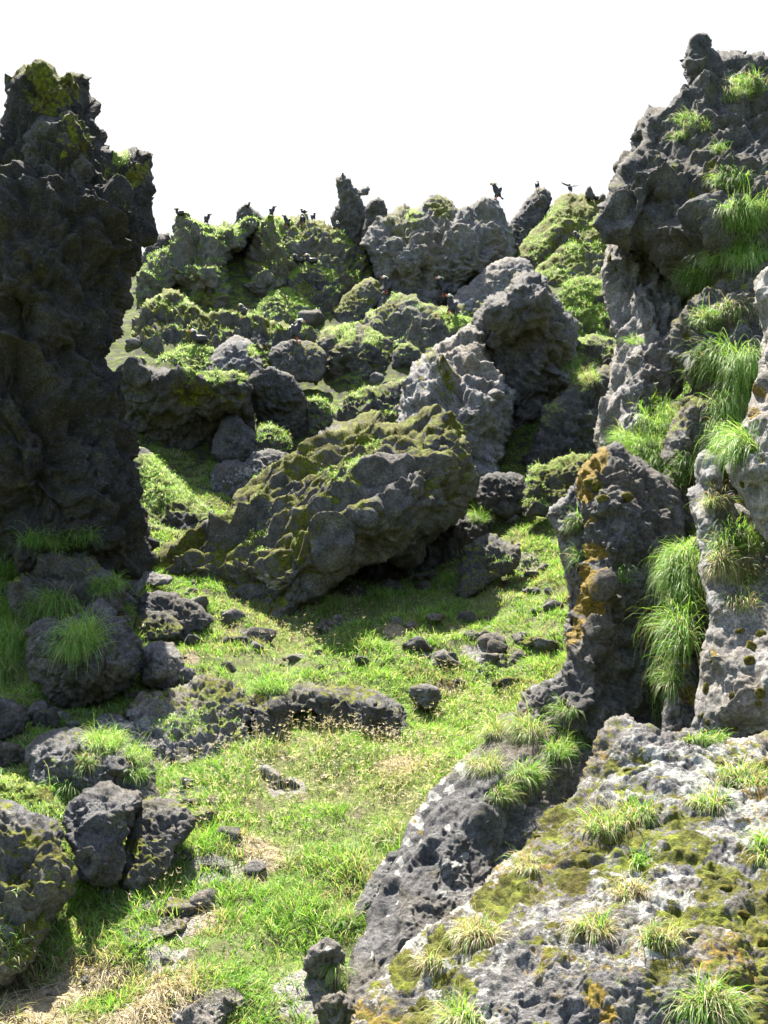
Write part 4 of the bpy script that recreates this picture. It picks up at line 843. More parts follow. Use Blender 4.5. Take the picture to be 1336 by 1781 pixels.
strew(18, 800, 970, 900, 1060, 10, 36, "grey stone on the slope right of the huge boulder", "stones right of the huge boulder", .5)
strew(14, 590, 800, 985, 1040, 10, 30, "dark stone in the hollow", "stones in the dark hollow")
strew(22, 0, 420, 1690, 1780, 6, 20, "pale stone in the straw", "small stones in the straw", .5)
strew(40, 230, 1040, 520, 740, 14, 52, "mossy stone on the far slope", "stones scattered on the far slope", .5)
strew(14, 480, 660, 1700, 1775, 6, 20, "gravelly stone at the foot of the dark slab", "gravel pieces by the dark slab", .4)

# ---------------------------------------------------------------- blades
class Blades:
    def __init__(s): s.V = []; s.F = []; s.C = []; s.n = 0
    def add(s, root, d0, length, width, droop, col, seg=3, side=None, g=(0, 0, -1), shade=.55, curl=0.0):
        n = len(root)
        if n == 0: return
        ts = np.linspace(0, 1, seg + 1)
        d = d0 / np.linalg.norm(d0, axis=1, keepdims=True)
        P = [root]; cur = d.copy(); p = root.copy(); g = np.array(g, float)
        for k in range(seg):
            cur = cur + g * (droop * (k + .5) / seg)[:, None] + (RNG.normal(size=(n, 3)) * curl if curl else 0)
            cur /= np.linalg.norm(cur, axis=1, keepdims=True)
            p = p + cur * (length / seg)[:, None]; P.append(p)
        P = np.stack(P, 1)
        if side is None:
            a = RNG.uniform(0, 2 * np.pi, n); side = np.stack([np.cos(a), np.sin(a), RNG.uniform(-.2, .2, n)], 1)
            side = side - d * np.sum(side * d, 1, keepdims=True); side /= np.maximum(np.linalg.norm(side, axis=1, keepdims=True), 1e-6)
        wv = np.array([1 - .85 * t ** 1.6 for t in ts])
        off = side[:, None, :] * (width[:, None] * wv[None, :] * .5)[:, :, None]
        V = np.stack([P - off, P + off], 2).reshape(-1, 3)
        k = 2 * (seg + 1); b = (np.arange(n) * k)[:, None] + s.n
        F = np.concatenate([np.stack([b[:, 0] + 2 * j, b[:, 0] + 2 * j + 1, b[:, 0] + 2 * j + 3, b[:, 0] + 2 * j + 2], 1) for j in range(seg)])
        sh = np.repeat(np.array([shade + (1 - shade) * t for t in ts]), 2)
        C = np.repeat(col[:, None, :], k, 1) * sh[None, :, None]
        C = np.concatenate([C, np.ones((n, k, 1))], 2).reshape(-1, 4)
        s.V.append(V); s.F.append(F); s.C.append(C); s.n += n * k
    def build(s, name, mat=None):
        V = np.concatenate(s.V); F = np.concatenate(s.F); C = np.concatenate(s.C)
        return link(name, mesh_np(name, V, F, mat or BLADE, {"tint": C}, smooth=False))
GREENS = np.array([(.08,.20,.03),(.15,.34,.045),(.22,.43,.07),(.32,.49,.12),(.46,.56,.22)])
STRAWS = np.array([(.40,.33,.20),(.48,.41,.28),(.28,.22,.13),(.54,.48,.36)])
def colours(n, straw, bright=1.0, w=None):
    c = GREENS[RNG.choice(5, n, p=w if w is not None else [.16,.28,.28,.19,.09])]
    m = RNG.random(n) < straw
    c = np.where(m[:, None], STRAWS[RNG.integers(0, 4, n)], c)
    return c * bright * RNG.uniform(.75, 1.25, (n, 1))

def meadow():
    B = Blades()
    # tufts: world-space, thinner with distance
    n = 150000
    y = 4.0 + 13 * RNG.random(n) ** 1.35; x = RNG.uniform(-1, 1, n) * (y * .40 + .2)
    P2 = np.stack([x, y, 0 * x], 1)
    patch = fbm(P2, .9, 3, 4.4); c = gcover(x, y)
    keep = RNG.random(n) < np.clip(.72 + .9 * patch + .9 * lumps(P2, .40) + .5 * fbm(P2, .12, 2, 6.0), .10, 1) * (1 - .93 * c[1]) * (1 - .55 * c[0])
    x, y = x[keep], y[keep]; straw0 = c[0][keep]; n = len(x)
    P2 = P2[keep]
    z = height(x, y)
    # a tuft of blades at each point
    k = 6
    cl = lumps(P2, .40); tl = .040 + .075 * np.clip(.35 + .8 * fbm(P2, .3, 2, 8.0) + .6 * cl, 0, 1.3)
    lean = np.stack([fbm(P2, .6, 2, 1.5), fbm(P2, .6, 2, 6.5), 0 * x], 1) * .9
    dry = np.clip(.13 + .36 * sstep(-.1, .5, fbm(P2, .7, 3, 14.0)) + straw0 * 1.2, 0, .96)
    for j in range(k):
        a = RNG.uniform(0, 2 * np.pi, n); r = RNG.random(n) * .022
        root = np.stack([x + r * np.cos(a), y + r * np.sin(a), z - .008], 1)
        out = RNG.uniform(.15, .95, n)
        d = np.stack([np.cos(a) * out, np.sin(a) * out, np.ones(n)], 1) + lean
        d[:, 2] *= np.where(straw0 > .5, .25, 1)
        m = RNG.random(n) < dry
        g = GREENS[RNG.choice(5, n, p=[.12,.26,.30,.21,.11])]
        col = np.where(m[:, None], STRAWS[RNG.integers(0, 4, n)], g) * RNG.uniform(.72, 1.2, (n, 1))
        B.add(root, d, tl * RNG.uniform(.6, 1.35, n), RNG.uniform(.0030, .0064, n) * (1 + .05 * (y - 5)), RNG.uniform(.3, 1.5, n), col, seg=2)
    tag(B.build("meadow_grass"), kind="stuff")
    # matted straw in the bare patches
    B = Blades(); n = 60000
    y = 4.0 + 11 * RNG.random(n) ** 1.5; x = RNG.uniform(-1, 1, n) * (y * .40 + .2)
    c = gcover(x, y); keep = RNG.random(n) < c[0] * 1.0; x, y = x[keep], y[keep]; n = len(x)
    z = height(x, y); a = RNG.normal(.6, .9, n)
    d = np.stack([np.cos(a), np.sin(a), RNG.uniform(.05, .45, n)], 1)
    B.add(np.stack([x, y, z], 1), d, RNG.uniform(.05, .13, n), RNG.uniform(.003, .006, n), RNG.uniform(.2, .9, n), STRAWS[RNG.integers(0, 4, n)] * RNG.uniform(.8, 1.3, (n, 1)), seg=3, shade=.8, curl=.15)
    tag(B.build("dry_straw"), kind="stuff")
    # seed heads: fine pinkish stems
    B = Blades()
    for px, py, rx, ry, m in [(560,1300,190,30,700),(640,1340,160,50,1300),(720,1400,90,70,1000),(450,1295,90,30,250),(530,1130,110,30,500),(300,1480,60,90,300),(400,1380,120,50,500),(820,1250,70,30,500),(480,1450,140,60,500),(760,1180,70,20,200),(600,1060,60,16,200)]:
        p = hit_ground(px, py); q = hit_ground(px, py - ry); m_ = int(m * .45)
        x = p[0] + RNG.normal(0, .55, m_) * rx / FPX * p[1]; y = p[1] + RNG.normal(0, .55, m_) * max(.1, abs(q[1] - p[1]))
        z = height(x, y); L = RNG.uniform(.09, .19, m_); root = np.stack([x, y, z], 1)
        d = np.stack([RNG.normal(0, .22, m_), RNG.normal(0, .22, m_), np.ones(m_)], 1)
        st = np.tile(np.array([[.38, .38, .20]]), (m_, 1)) * RNG.uniform(.8, 1.2, (m_, 1))
        B.add(root, d, L, np.full(m_, .0016), np.full(m_, .2), st, seg=2)
        tip = root + d / np.linalg.norm(d, axis=1, keepdims=True) * (L * .9)[:, None]
        for j in range(4):
            dd = np.stack([RNG.normal(0, .7, m_), RNG.normal(0, .7, m_), RNG.uniform(.1, 1, m_)], 1)
            cc = np.array([(.50,.40,.38),(.60,.54,.46),(.42,.33,.29)])[RNG.integers(0, 3, m_)]
            B.add(tip, dd, RNG.uniform(.012, .03, m_), np.full(m_, .0035), np.full(m_, .3), cc, seg=1, shade=1)
    tag(B.build("seeding_grass"), kind="stuff")
meadow()

def crag_turf():
    B = Blades()
    for V, N, w, px, py, cell in TURF_PTS:
        dist = V[:, 1].mean(); n0 = len(V)
        per = 1.0 if dist > 17 else (.9 if dist > 11 else .55)
        cl = fbm(V, .28, 2, 3.0)
        k = RNG.random(n0) < np.clip((w - .3) * 1.5 + 1.5 * cl - .1, 0, 1) * per * .8
        V, N, w = V[k], N[k], w[k]
        V = np.repeat(V, 2, 0) + RNG.normal(size=(2 * len(V), 3)) * .012; N = np.repeat(N, 2, 0); w = np.repeat(w, 2); n = len(V)
        if not n: continue
        sc = np.clip(dist / 24, .35, 1.0)
        up = N * .7 + np.array([0, 0, .55]) + RNG.normal(size=(n, 3)) * .38
        L = RNG.uniform(.04, .12, n) * (.55 + .45 * sc) * (.6 + .7 * w)
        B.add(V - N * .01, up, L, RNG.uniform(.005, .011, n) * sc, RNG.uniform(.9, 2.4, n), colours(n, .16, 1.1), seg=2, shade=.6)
    n = 36000; y = RNG.uniform(13.4, 18.5, n); x = RNG.uniform(-1, 1, n) * y * .42; P2 = np.stack([x, y, 0 * x], 1)
    k = fbm(P2, .9, 3, 21.0) + .5 * fbm(P2, .25, 2, 3.0) > .10; x, y = x[k], y[k]; n = len(x)
    B.add(np.stack([x, y, height(x, y)], 1), np.array([0, -.3, .8]) + RNG.normal(size=(n, 3)) * .4, RNG.uniform(.05, .12, n), RNG.uniform(.006, .011, n), RNG.uniform(.6, 2, n), colours(n, .1, 1.0), seg=2, shade=.6)
    if B.n: tag(B.build("crag_turf"), kind="stuff")
crag_turf()

# ---------------------------------------------------------------- grass tussocks, placed on whatever surface the photograph shows them on
bpy.context.view_layer.update()
DG = bpy.context.evaluated_depsgraph_get()
SKIP = ("meadow_grass", "seeding_grass", "crag_turf", "dry_straw", "grass_tussock", "puffin")
for o in COL.objects:
    if o.name.split('.')[0] in SKIP: o.hide_viewport = True
bpy.context.view_layer.update(); DG = bpy.context.evaluated_depsgraph_get()
def cast(px, py):
    r = rays(px, py); hit, loc, nor, i, ob, m = S.ray_cast(DG, Vector(CAM), Vector(r).normalized())
    return (np.array(loc), np.array(nor), ob) if hit else (None, None, None)
TUFTS = []
def tussock(label, px, py, rx, ry, n, L, droop=2.0, straw=.12, lean=(0, 0, 0), outw=.8, bright=1.0, width=.0045, seg=5, group="grass tussocks on the rocks", w=None):
    n = int(n * 1.5); width = width * .72
    if 'foreground boulder' in label: straw = min(.85, straw + .22); L = L * .85
    roots = []; nors = []
    tries = 60
    for _ in range(tries):
        a = RNG.uniform(0, 2 * math.pi); r = math.sqrt(RNG.random())
        l, nn, ob = cast(px + rx * r * math.cos(a), py + ry * r * math.sin(a))
        if l is not None: roots.append(l); nors.append(nn)
    if not roots: return
    roots = np.array(roots); nors = np.array(nors); med = np.median(roots[:, 1]); mp = np.median(roots, 0); ok = np.linalg.norm(roots - mp, axis=1) < max(rx, ry) / FPX * med * 1.5 + .06
    roots, nors = roots[ok], nors[ok]; i = RNG.integers(0, len(roots), n)
    cen = roots.mean(0)
    jit = RNG.normal(size=(n, 3)) * (rx + ry) * .5 / FPX * med * .22
    R = roots[i] + jit * np.array([1, .4, .6]); NN = nors[i]
    a = RNG.uniform(0, 2 * np.pi, n)
    rad = (R - cen) / max(.02, np.abs(R - cen).max())
    d = NN * outw + np.array([0, 0, .75]) + np.stack([np.cos(a), np.sin(a), RNG.uniform(-.2, .4, n)], 1) * .55 + rad * .7 + np.array(lean) + np.array([-.12, 0, 0])
    d[:, 1] -= .12
    B = Blades()
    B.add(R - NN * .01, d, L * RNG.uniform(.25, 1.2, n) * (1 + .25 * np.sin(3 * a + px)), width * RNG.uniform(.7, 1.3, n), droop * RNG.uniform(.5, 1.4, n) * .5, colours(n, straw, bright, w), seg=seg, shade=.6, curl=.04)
    o = B.build("grass_tussock"); me = o.data
    me.transform(Matrix.Translation(-Vector(cen))); o.location = cen
    tag(o, label, "grass tussock", group); o.hide_viewport = True; TUFTS.append(o)
T = tussock
LUSH = [.05, .15, .32, .30, .18]
T("long bright hanging tussock draped down the gully beside the grey wall", 1190,995,22,32,1500,.24,3.2,.06,(-.3,0,.1),.7,w=LUSH)
T("tail of hanging grass at the lower end of the gully drape", 1180,1110,22,40,500,.30,3.0,.15,(-.4,0,0),.5)
T("small green tussock in the gully above the yellow-lichened stump", 1165,1180,16,14,220,.20,2.2,.2,(-.3,0,0))
T("wispy tuft hanging over the yellow-lichened stump", 1150,1225,14,18,140,.20,2.6,.3,(-.4,0,0))
T("wide green tussock crowning the lichened column", 1120,800,42,24,1300,.20,1.9,.08,(0,0,.1),w=LUSH)
T("tussock spilling behind the tip of the lichened column", 1072,768,26,10,300,.20,1.8,.1,(-.2,0,.1))
T("green tussock on the left foot of the arched mossy rock", 1145,730,30,24,900,.20,2.0,.08,(-.2,0,.1),w=LUSH)
T("shaggy tussock hanging from the arched mossy rock", 1275,735,34,36,1300,.28,2.8,.1,(-.2,0,0),w=LUSH)
T("broad flowing tussock below the mossy knoll", 1275,640,44,30,1800,.30,2.4,.07,(-.35,0,.1),w=LUSH)
T("lower fringe of grass above the notched top of the grey wall", 1290,780,26,24,500,.26,2.4,.12,(-.2,0,0))
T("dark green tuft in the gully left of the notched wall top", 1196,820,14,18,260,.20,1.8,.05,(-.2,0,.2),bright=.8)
T("yellowish tussock on the mossy knoll", 1235,560,18,12,380,.20,1.7,.25,(-.1,0,.1))
T("reddish dry tussock right of the yellowish one on the knoll", 1272,545,18,14,320,.20,2.0,.6,(.1,0,0))
T("large tussock arching from the tall crag at the right frame edge", 1300,385,40,24,1300,.27,2.2,.10,(-.2,0,.2),w=LUSH)
T("pale tussock above the large arching one on the tall crag", 1275,318,30,10,420,.22,2.0,.2,(-.1,0,.1))
T("spreading tussock on the lower brow of the tall crag", 1285,450,44,16,1300,.28,2.3,.08,(-.3,0,.1),w=LUSH)
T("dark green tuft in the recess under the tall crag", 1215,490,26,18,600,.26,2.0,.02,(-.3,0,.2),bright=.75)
T("small tussock high on the tall crag, left", 1200,212,20,7,260,.18,1.8,.2)
T("tiny tuft just right of the left high tussock", 1228,224,9,5,90,.15,1.8,.25)
T("tiny sunlit tuft low on the ramp of the tall crag", 1182,240,12,6,120,.18,1.8,.25)
T("thin tuft in the middle of the tall crag", 1256,262,10,8,120,.16,2.0,.12)
T("bushy tuft near the top of the tall crag", 1300,155,24,12,420,.24,1.9,.2)
T("faint tuft beside the bushy one near the crag top", 1270,170,12,7,120,.18,1.9,.35)
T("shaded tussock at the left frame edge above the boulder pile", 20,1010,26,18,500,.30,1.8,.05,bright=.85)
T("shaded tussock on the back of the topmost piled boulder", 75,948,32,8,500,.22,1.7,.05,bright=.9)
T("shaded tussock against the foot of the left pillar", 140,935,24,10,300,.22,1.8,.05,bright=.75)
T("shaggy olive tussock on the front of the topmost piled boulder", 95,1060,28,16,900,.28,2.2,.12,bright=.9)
T("rusty-based green tussock on the big piled boulder", 140,1115,28,20,1100,.30,2.0,.12,(0,0,.15),bright=1.0)
T("small upright tussock on the topmost piled boulder's right side", 180,1022,16,10,300,.18,1.6,.12,bright=.9)
T("small tuft at the right corner of the topmost piled boulder", 205,1018,10,10,160,.16,1.8,.1)
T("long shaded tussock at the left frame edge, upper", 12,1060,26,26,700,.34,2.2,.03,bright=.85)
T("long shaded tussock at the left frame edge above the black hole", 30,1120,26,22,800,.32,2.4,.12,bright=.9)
T("yellowish tussock at the left frame edge beside the black hole", 8,1165,18,18,400,.26,2.2,.25)
T("sunlit tussock on the flat pale boulder, larger left half", 185,1298,28,14,900,.17,1.8,.15,w=LUSH)
T("sunlit tussock on the flat pale boulder, smaller right half", 240,1318,20,12,420,.13,1.9,.25)
T("hanging rusty grass at the front edge of the flat pale boulder", 150,1330,14,10,200,.14,2.5,.4)
T("small tuft between the flat boulder and the heart-shaped boulder", 240,1352,14,8,180,.12,1.6,.15)
T("dark grass hanging behind the heart-shaped boulder", 105,1380,26,12,350,.18,2.2,.06)
T("rusty tussock on the lip of the white-crusted slab, leftmost", 855,1275,20,11,420,.17,2.0,.5)
T("tawny tussock on top of the white-crusted slab", 918,1275,22,12,560,.20,2.2,.45)
T("low dry tussock below the tawny one on the slab", 845,1335,22,10,420,.15,2.0,.5)
T("green-gold tussock in the shade of the slab's right side", 915,1355,20,10,420,.17,1.8,.25)
T("dry tussock lowest on the slab's right side", 875,1385,18,9,260,.14,1.9,.4)
T("pale green tussock near the foot of the lichened column", 975,1312,20,10,420,.18,1.7,.15)
T("dark tuft behind the pale green one", 1000,1285,14,8,180,.16,1.8,.2)
T("grass tuft on the finger-like knobs", 985,1240,14,6,180,.16,1.9,.25)
T("tuft of dry grass on the left edge of the slab ridge", 680,1460,18,12,520,.15,1.8,.4)
T("dry tuft between the small dark slab and the lichened stone", 600,1610,18,12,360,.13,1.8,.25)
T("hanging dry tuft at the foot of the white-crusted slab", 592,1690,12,8,200,.11,2.2,.45)
T("pale tussock on the shoulder of the foreground boulder", 1050,1440,30,12,420,.13,1.8,.3)
T("fine green-gold tussock in the middle of the foreground boulder", 1110,1420,24,11,360,.12,1.8,.25)
T("long pale tussock on the top of the foreground boulder", 1290,1360,36,10,620,.13,1.9,.3)
T("short dry tussock below the long pale one", 1235,1400,24,9,300,.11,1.9,.45)
T("bright tuft along the top edge of the foreground boulder", 1230,1290,30,6,340,.10,1.8,.08)
T("blond tussock near the centre left of the foreground boulder", 1030,1620,26,10,420,.11,1.8,.5)
T("spiky tuft low in the middle of the foreground boulder", 1150,1640,26,10,300,.10,1.6,.35)
T("long blond tussock over the left shoulder of the foreground boulder", 830,1630,26,12,520,.12,2.0,.55)
T("blond tuft beside the green moss strip of the foreground boulder", 750,1680,18,8,220,.09,1.9,.6)
T("large fiery-based tussock at the bottom edge right", 1235,1760,36,14,620,.12,1.6,.4)
T("green tussock at the bottom edge of the foreground boulder", 800,1775,24,10,420,.11,1.6,.25)
T("green blades at the right frame edge of the foreground boulder", 1334,1480,10,18,220,.13,1.7,.15,(-.3,0,0))
T("twisted dry tuft in the centre of the foreground boulder", 1100,1555,26,9,260,.10,2.2,.75)
T("small fresh tuft beside a moss cushion, centre right", 1115,1500,10,8,90,.08,1.4,.05)
T("blond fringe at the left of the foreground boulder top", 915,1510,18,8,220,.10,2.0,.6)
T("dry tussock on the grey wall, upper", 1245,880,16,8,240,.14,2.0,.55)
T("mixed green tussock on the grey wall", 1285,950,34,18,620,.19,2.0,.25,(-.2,0,.1))
T("purplish dry tussock on the grey wall, left", 1255,985,18,14,360,.14,2.4,.7)
T("purplish dry tussock on the grey wall, right", 1298,1005,20,14,360,.14,2.4,.6)
T("hanging brown tussock below the other two on the grey wall", 1290,1050,20,10,240,.12,2.4,.65)
T("yellow-green tuft on the orange edge of the lichened column, upper", 1008,912,10,10,170,.16,1.8,.2,(-.5,0,0))
T("yellow-green tuft on the orange edge of the lichened column, lower", 1010,975,9,12,130,.14,1.9,.2,(-.5,0,0))
T("thin tuft hanging on the dark face of the lichened column", 1085,1005,8,10,80,.14,2.2,.1)
T("tuft on the crest of the ribbed cliff's foot block", 1105,596,14,4,120,.14,1.6,.1)
T("green tuft at the lower edge of the hollow under the huge boulder", 578,1055,16,8,240,.18,1.6,.1)
T("second green tuft inside the hollow, further right", 660,1040,14,6,160,.16,1.6,.05)
T("lush green clump in the meadow left of the ledge", 470,1195,30,14,420,.20,1.6,.05)
T("bright clump beside the huge boulder's right end", 835,900,14,12,200,.20,1.6,.05)
T("straw-coloured tussock on the brown rock under the tall right cliff", 1020,660,20,14,300,.26,2.0,.5)
T("green tussock left of the straw-coloured one", 1000,650,20,20,400,.28,2.0,.04)
for o in COL.objects:
    if o.name.split('.')[0] in SKIP: o.hide_viewport = False

# ---------------------------------------------------------------- moss cushions: parts of the rock they grow on
MOSS_M = None
def moss_mat():
    t = NT("moss_cushion")
    c = t.ramp(t.noise(55, 4, .75), [(.3, (.030, .020, .008)), (.45, (.075, .055, .014)), (.6, (.12, .13, .02)), (.75, (.22, .24, .04))])
    c = t.mix(1.0, c, t.ramp(t.noise(420, 2, .7), [(.3, .5), (.7, 1.5)]), 'MULTIPLY')
    t.l.new(c, t.b.inputs['Base Color']); t.b.inputs['Roughness'].default_value = .95; t.b.inputs['Specular IOR Level'].default_value = .1
    t.l.new(t.bump(t.noise(320, 3, .7), .8, .01), t.b.inputs['Normal']); return t.m
MOSS_M = moss_mat()
def cushion(px, py, rx, ry):
    l, nn, ob = cast(px, py)
    if l is None or ob is None or ob.name.startswith('ground'): return
    m = l[1] / FPX; nu, nv = 22, 12
    u, v = np.meshgrid(np.linspace(0, 2 * np.pi, nu, endpoint=False), np.linspace(0, np.pi, nv), indexing='ij')
    D = np.stack([np.cos(u) * np.sin(v), np.sin(u) * np.sin(v), np.cos(v)], -1).reshape(-1, 3)
    P = D * np.array([rx * m, (rx + ry) * .5 * m * .75, ry * m]) * (1 + .35 * fbm(D + px, .8, 3, 1.0) + .12 * fbm(D + px, .15, 2, 4.0))[:, None] + l
    idx = np.arange(nu * nv).reshape(nu, nv); nx = np.roll(idx, -1, 0)
    F = np.stack([idx[:, :-1], nx[:, :-1], nx[:, 1:], idx[:, 1:]], -1).reshape(-1, 4)
    link("moss_cushion", mesh_np("moss_cushion", P, F, MOSS_M), ob.original if hasattr(ob, 'original') else ob)
for a in [(1228,1200,5,15),(1274,1212,5,9),(1222,1246,5,6),(1232,1256,5,6),(1278,1266,5,7),(1306,1128,9,14),(1304,1150,10,10),(1288,1098,8,6),(1324,1104,9,10),(1322,1205,8,10),(1320,1222,6,6),(1246,1274,5,5),(1256,1276,4,5),(1320,1272,8,5),(1230,1273,6,5),
          (1260,840,7,8),(1283,870,10,7),(1292,840,6,9),(1238,1150,4,4),(1060,455,4,14),(1070,468,2,5),(1090,865,12,9),(1048,868,12,8),(1036,845,8,10)]: cushion(*a)
for a in [(1098,1488,10,5),(1094,1340,9,5),(1262,1545,12,6),(1020,1480,8,4),(935,1455,6,4),(1292,1590,12,7),(1326,1640,8,10)]: cushion(*a)

# ---------------------------------------------------------------- tufted puffins
M_BODY = plain("puffin_black_feathers", (.016, .015, .018), .6, .4, 90)
M_WING = plain("puffin_wing_feathers", (.034, .030, .034), .55, .4, 90)
M_FACE = plain("puffin_white_face", (.78, .77, .74), .7, .08)
M_BEAK = plain("puffin_orange_beak", (.60, .17, .05), .35, .15)
M_PLUME = plain("puffin_straw_plume", (.80, .72, .48), .6, .15)
M_FOOT = plain("puffin_orange_feet", (.45, .12, .05), .5, .15)
def loft(name, path, mat, parent, sub=2):   # path: (x, z, halfwidth y, halfheight in plane) rings along a curve
    n = 14; V = []; K = len(path)
    c = [Vector((p[0], 0, p[1])) for p in path]
    for i in range(K):
        t = (c[min(i + 1, K - 1)] - c[max(i - 1, 0)]).normalized(); up = Vector((-t.z, 0, t.x))
        for j in range(n):
            a = 2 * math.pi * j / n
            V.append(c[i] + Vector((0, 1, 0)) * math.cos(a) * path[i][2] + up * math.sin(a) * path[i][3])
    F = [(i * n + j, i * n + (j + 1) % n, (i + 1) * n + (j + 1) % n, (i + 1) * n + j) for i in range(K - 1) for j in range(n)]
    F += [tuple(range(n - 1, -1, -1)), tuple((K - 1) * n + j for j in range(n))]
    me = bpy.data.meshes.new(name); me.from_pydata([tuple(v) for v in V], [], F); me.materials.append(mat)
    for p in me.polygons: p.use_smooth = True
    return link(name, me, parent)
def solid(name, V, F, mat, parent, smooth=True):
    me = bpy.data.meshes.new(name); me.from_pydata(V, [], F); me.materials.append(mat)
    if smooth:
        for p in me.polygons: p.use_smooth = True
    return link(name, me, parent)
def ellipsoid(name, c, r, mat, parent, rot=None, bend=None):
    nu, nv = 14, 8; V = []
    for i in range(nv + 1):
        for j in range(nu):
            a = 2 * math.pi * j / nu; b = math.pi * i / nv
            p = Vector((r[0] * math.sin(b) * math.cos(a), r[1] * math.sin(b) * math.sin(a), r[2] * math.cos(b)))
            if bend: p = bend(p)
            if rot is not None: p = rot @ p
            V.append(tuple(p + Vector(c)))
    F = [(i * nu + j, i * nu + (j + 1) % nu, (i + 1) * nu + (j + 1) % nu, (i + 1) * nu + j) for i in range(nv) for j in range(nu)]
    return solid(name, V, F, mat, parent)
def make_puffin(pose):
    root = bpy.data.objects.new("puffin", None); COL.objects.link(root); root.empty_display_size = .1
    ry = lambda d: Matrix.Rotation(math.radians(d), 3, 'Y')
    if pose == 'sit':      # breast low, body level, head up
        path = [(-.175,.055,.012,.008),(-.13,.065,.04,.028),(-.08,.075,.066,.052),(-.02,.082,.078,.068),(.035,.092,.072,.068),(.07,.125,.055,.052),(.082,.165,.042,.040),(.088,.195,.043,.043),(.094,.222,.040,.040),(.098,.245,.024,.022),(.099,.252,.006,.006)]
        head = Vector((.094, 0, .215)); wc = Vector((-.045, 0, .088)); wr = ry(6)
    else:
        path = [(-.115,.055,.010,.008),(-.095,.085,.030,.020),(-.070,.120,.052,.044),(-.045,.160,.068,.062),(-.020,.205,.070,.064),(.005,.250,.058,.054),(.018,.285,.043,.041),(.026,.312,.042,.042),(.034,.340,.040,.040),(.040,.364,.024,.024),(.042,.371,.006,.006)]
        head = Vector((.036, 0, .333)); wc = Vector((-.055, 0, .160)); wr = ry(58)
    loft("body", path, M_BODY, root)
    for s in (-1, 1):
        ellipsoid("face", (head.x + .010, s * .023, head.z + .004), (.031, .026, .030), M_FACE, root)
        ellipsoid("head_plume", (head.x - .036, s * .036, head.z + .006), (.048, .009, .010), M_PLUME, root, bend=lambda p: Vector((p.x, p.y, p.z - 9 * min(0, p.x) ** 2 * 1.0 - 3 * (p.x - .02) ** 2)))
        if pose == 'spread':
            W = []
            prof = [(0, .03, -.05), (.06, .05, -.06), (.13, .062, -.045), (.20, .082, -.02), (.255, .105, .01)]
            for q, (a, z, b) in enumerate(prof):
                ch = [.045, .05, .045, .032, .008][q]
                W += [(-.02 + ch, s * (.055 + a), .235 + z), (-.02, s * (.055 + a), .245 + z), (-.02 - ch * 1.3, s * (.055 + a), .232 + z + b * .15), (-.02, s * (.055 + a), .228 + z)]
            F = [(4 * i + j, 4 * i + (j + 1) % 4, 4 * i + 4 + (j + 1) % 4, 4 * i + 4 + j) for i in range(4) for j in range(4)] + [(16, 17, 18, 19), (3, 2, 1, 0)]
            solid("wing", W, F, M_WING, root)
        else:
            ellipsoid("wing", (wc.x, s * .060, wc.z), (.105, .016, .046), M_WING, root, rot=wr)
        if pose != 'sit':
            F = [(0,1,2),(0,2,3),(0,3,4),(5,7,6),(5,8,7),(5,9,8),(0,5,6,1),(1,6,7,2),(2,7,8,3),(3,8,9,4),(4,9,5,0)]
            y = s * .03
            P = [(-.03, y), (.035, y - .026), (.045, y - .002), (.038, y + .022), (-.02, y + .004)]
            V = [(a, b, .010) for a, b in P] + [(a, b, .0) for a, b in P]
            ft = solid("foot", V, F, M_FOOT, root, False)
            lg = []
            for (cx, cz, r) in ((-.02, .09, .013), (-.012, .05, .0075), (-.012, .005, .0075)):
                for j in range(6): lg.append((cx + r * math.cos(j * math.pi / 3), y + r * math.sin(j * math.pi / 3), cz))
            solid("leg", lg, [(6 * i + j, 6 * i + (j + 1) % 6, 6 * i + 6 + (j + 1) % 6, 6 * i + 6 + j) for i in range(2) for j in range(6)], M_FOOT, ft)
    # beak: tall, thin, hooked
    prof = [(.028, .020), (.050, .024), (.068, .014), (.078, -.006), (.076, -.016), (.062, -.017), (.044, -.022), (.028, -.020)]
    V = []
    for s, k in ((-1, .012), (1, .012)):
        for (a, b) in prof: V.append((head.x + a, s * k * (1 - max(0, a - .03) / .06), head.z + b))
    n = len(prof)
    solid("beak", V, [tuple(range(n)), tuple(range(2 * n - 1, n - 1, -1))] + [(i, n + i, n + (i + 1) % n, (i + 1) % n) for i in range(n)], M_BEAK, root, False)
    tz = .055 if pose == 'sit' else .052; tx = -.17 if pose == 'sit' else -.112
    solid("tail", [(tx, -.025, tz + .006), (tx, .025, tz + .006), (tx - .045, .03, tz - .02), (tx - .045, -.03, tz - .02), (tx, -.025, tz - .006), (tx, .025, tz - .006), (tx - .045, .03, tz - .028), (tx - .045, -.03, tz - .028)],
          [(0,1,2,3),(7,6,5,4),(0,4,5,1),(1,5,6,2),(2,6,7,3),(3,7,4,0)], M_WING, root, False)
    return root
PROTO = {}
def copy_tree(o, parent=None):
    c = o.copy(); COL.objects.link(c); c.parent = parent
    for ch in list(o.children): copy_tree(ch, c)
    return c
def puffin(px, pyfeet, h_px, face, pose, label, tilt=0):
    loc = None
    for dy in range(0, 30):
        loc, nn, ob = cast(px, pyfeet + dy)
        if loc is not None and loc[1] < 29: break
    if loc is None: return
    if pose in PROTO: r = copy_tree(PROTO[pose])
    else: r = PROTO[pose] = make_puffin(pose)
    hh = {'stand': .375, 'sit': .255, 'spread': .375}[pose]
    sc = 1.15 * h_px / FPX * loc[1] / hh
    r.location = (loc[0], loc[1] - .02, loc[2] - .01); r.scale = (sc,) * 3
    r.rotation_euler = (0, math.radians(tilt), math.radians(face))
    tag(r, label, "puffin", "tufted puffins perched on the crags")
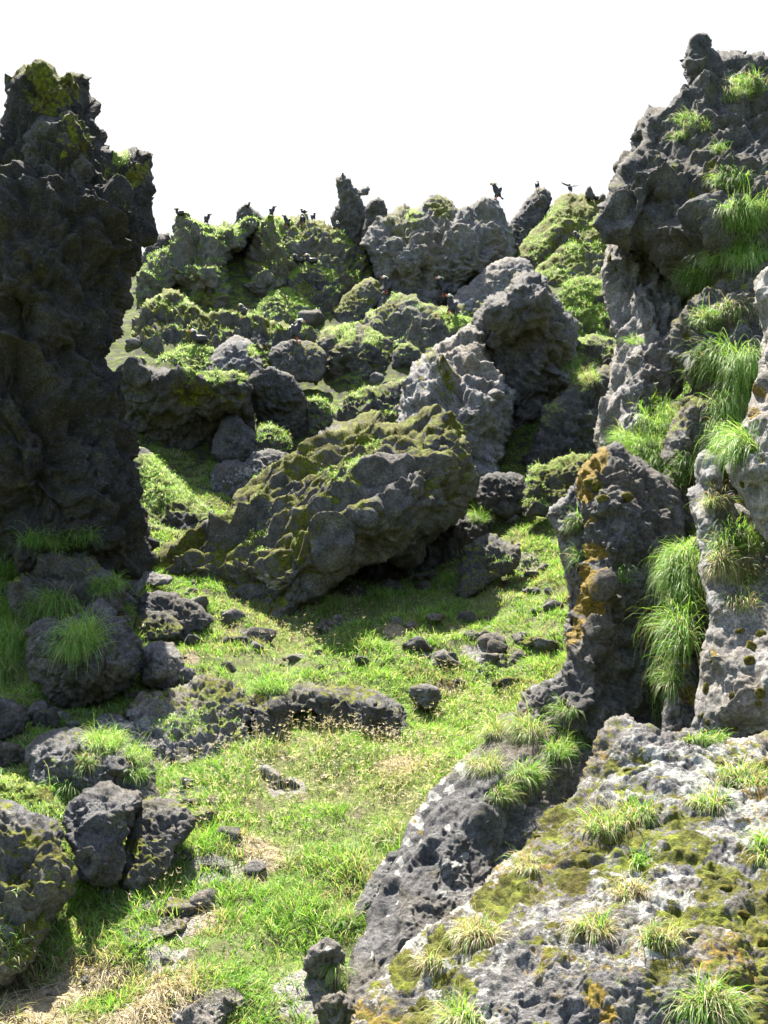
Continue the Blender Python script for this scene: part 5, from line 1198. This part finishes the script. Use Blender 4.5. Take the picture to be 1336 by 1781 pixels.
for a in [(313,376,15,0+170,'sit',"black puffin crouching on the leftmost grey knob of the skyline",0),
          (362,384,20,10,'stand',"lone upright puffin against the sky between the grey knob and the rock tip",0),
          (431,361,9,-30,'sit',"puffin hunched on the peak of the grey rock tip",0),
          (475,377,19,0,'stand',"upright puffin on the green crest facing right, right of the grey rock tip",0),
          (497,396,22,200,'stand',"dark puffin standing with its back to a mossy stone on the crest",0),
          (526,393,22,100,'stand',"puffin showing red feet in front of the knob on the crest",0),
          (528,372,10,150,'sit',"puffin sprawled on top of the crest knob",0),
          (546,386,17,60,'stand',"small dark puffin behind the crest knob, rightmost on the green crest",0),
          (519,458,16,190,'sit',"left bird of the white-faced pair on the mossy ledge",0),
          (541,460,18,185,'sit',"right bird of the white-faced pair on the mossy ledge",0),
          (421,553,24,165,'stand',"puffin peering out beside grey rocks under the cave",0),
          (346,598,24,190,'sit',"puffin with bright orange beak on the left turf mound",0),
          (518,596,40,20,'stand',"puffin standing tall on the round boulder, beak to the right",0),
          (672,511,30,185,'stand',"puffin beside a bright green patch at the left foot of the grey bluff",0),
          (768,517,35,190,'stand',"upright puffin with brown breast on a pale stone below the grey bluff",0),
          (779,547,34,195,'stand',"puffin leaning forward just below the brown-breasted one",-12),
          (862,348,30,185,'stand',"lone puffin silhouetted on the right top of the grey bluff",0),
          (935,331,17,70,'stand',"puffin seen from behind on the dark knobbly crest",0),
          (991,338,19,110,'spread',"puffin spreading both wings on the mossy ridge",0),
          (1036,348,11,200,'sit',"low black and white puffin at the right end of the mossy ridge",0),
          (1002,420,18,150,'stand',"puffin with a white face halfway down the yellow-green mossy slope",0),
          (587,401,17,100,'stand',"small puffin in the shade at the foot of the horned pinnacle",0)]:
    puffin(*a)
# jagged little rocks on the ridge beside the wing-spreading puffin
rock("stone", "pointed little rock on the ridge right of the wing-spreading puffin", "stone",
     [(1016,345),(1018,334),(1022,327),(1026,323),(1030,330),(1032,338),(1034,350)], 25.4, moss=.1, step=1.3, tone=1.2)
rock("stone", "rounded little rock nearest the right cliff on the ridge", "stone",
     [(1040,350),(1042,341),(1048,336),(1053,341),(1055,352)], 25.2, moss=.1, step=1.3, tone=1.2)
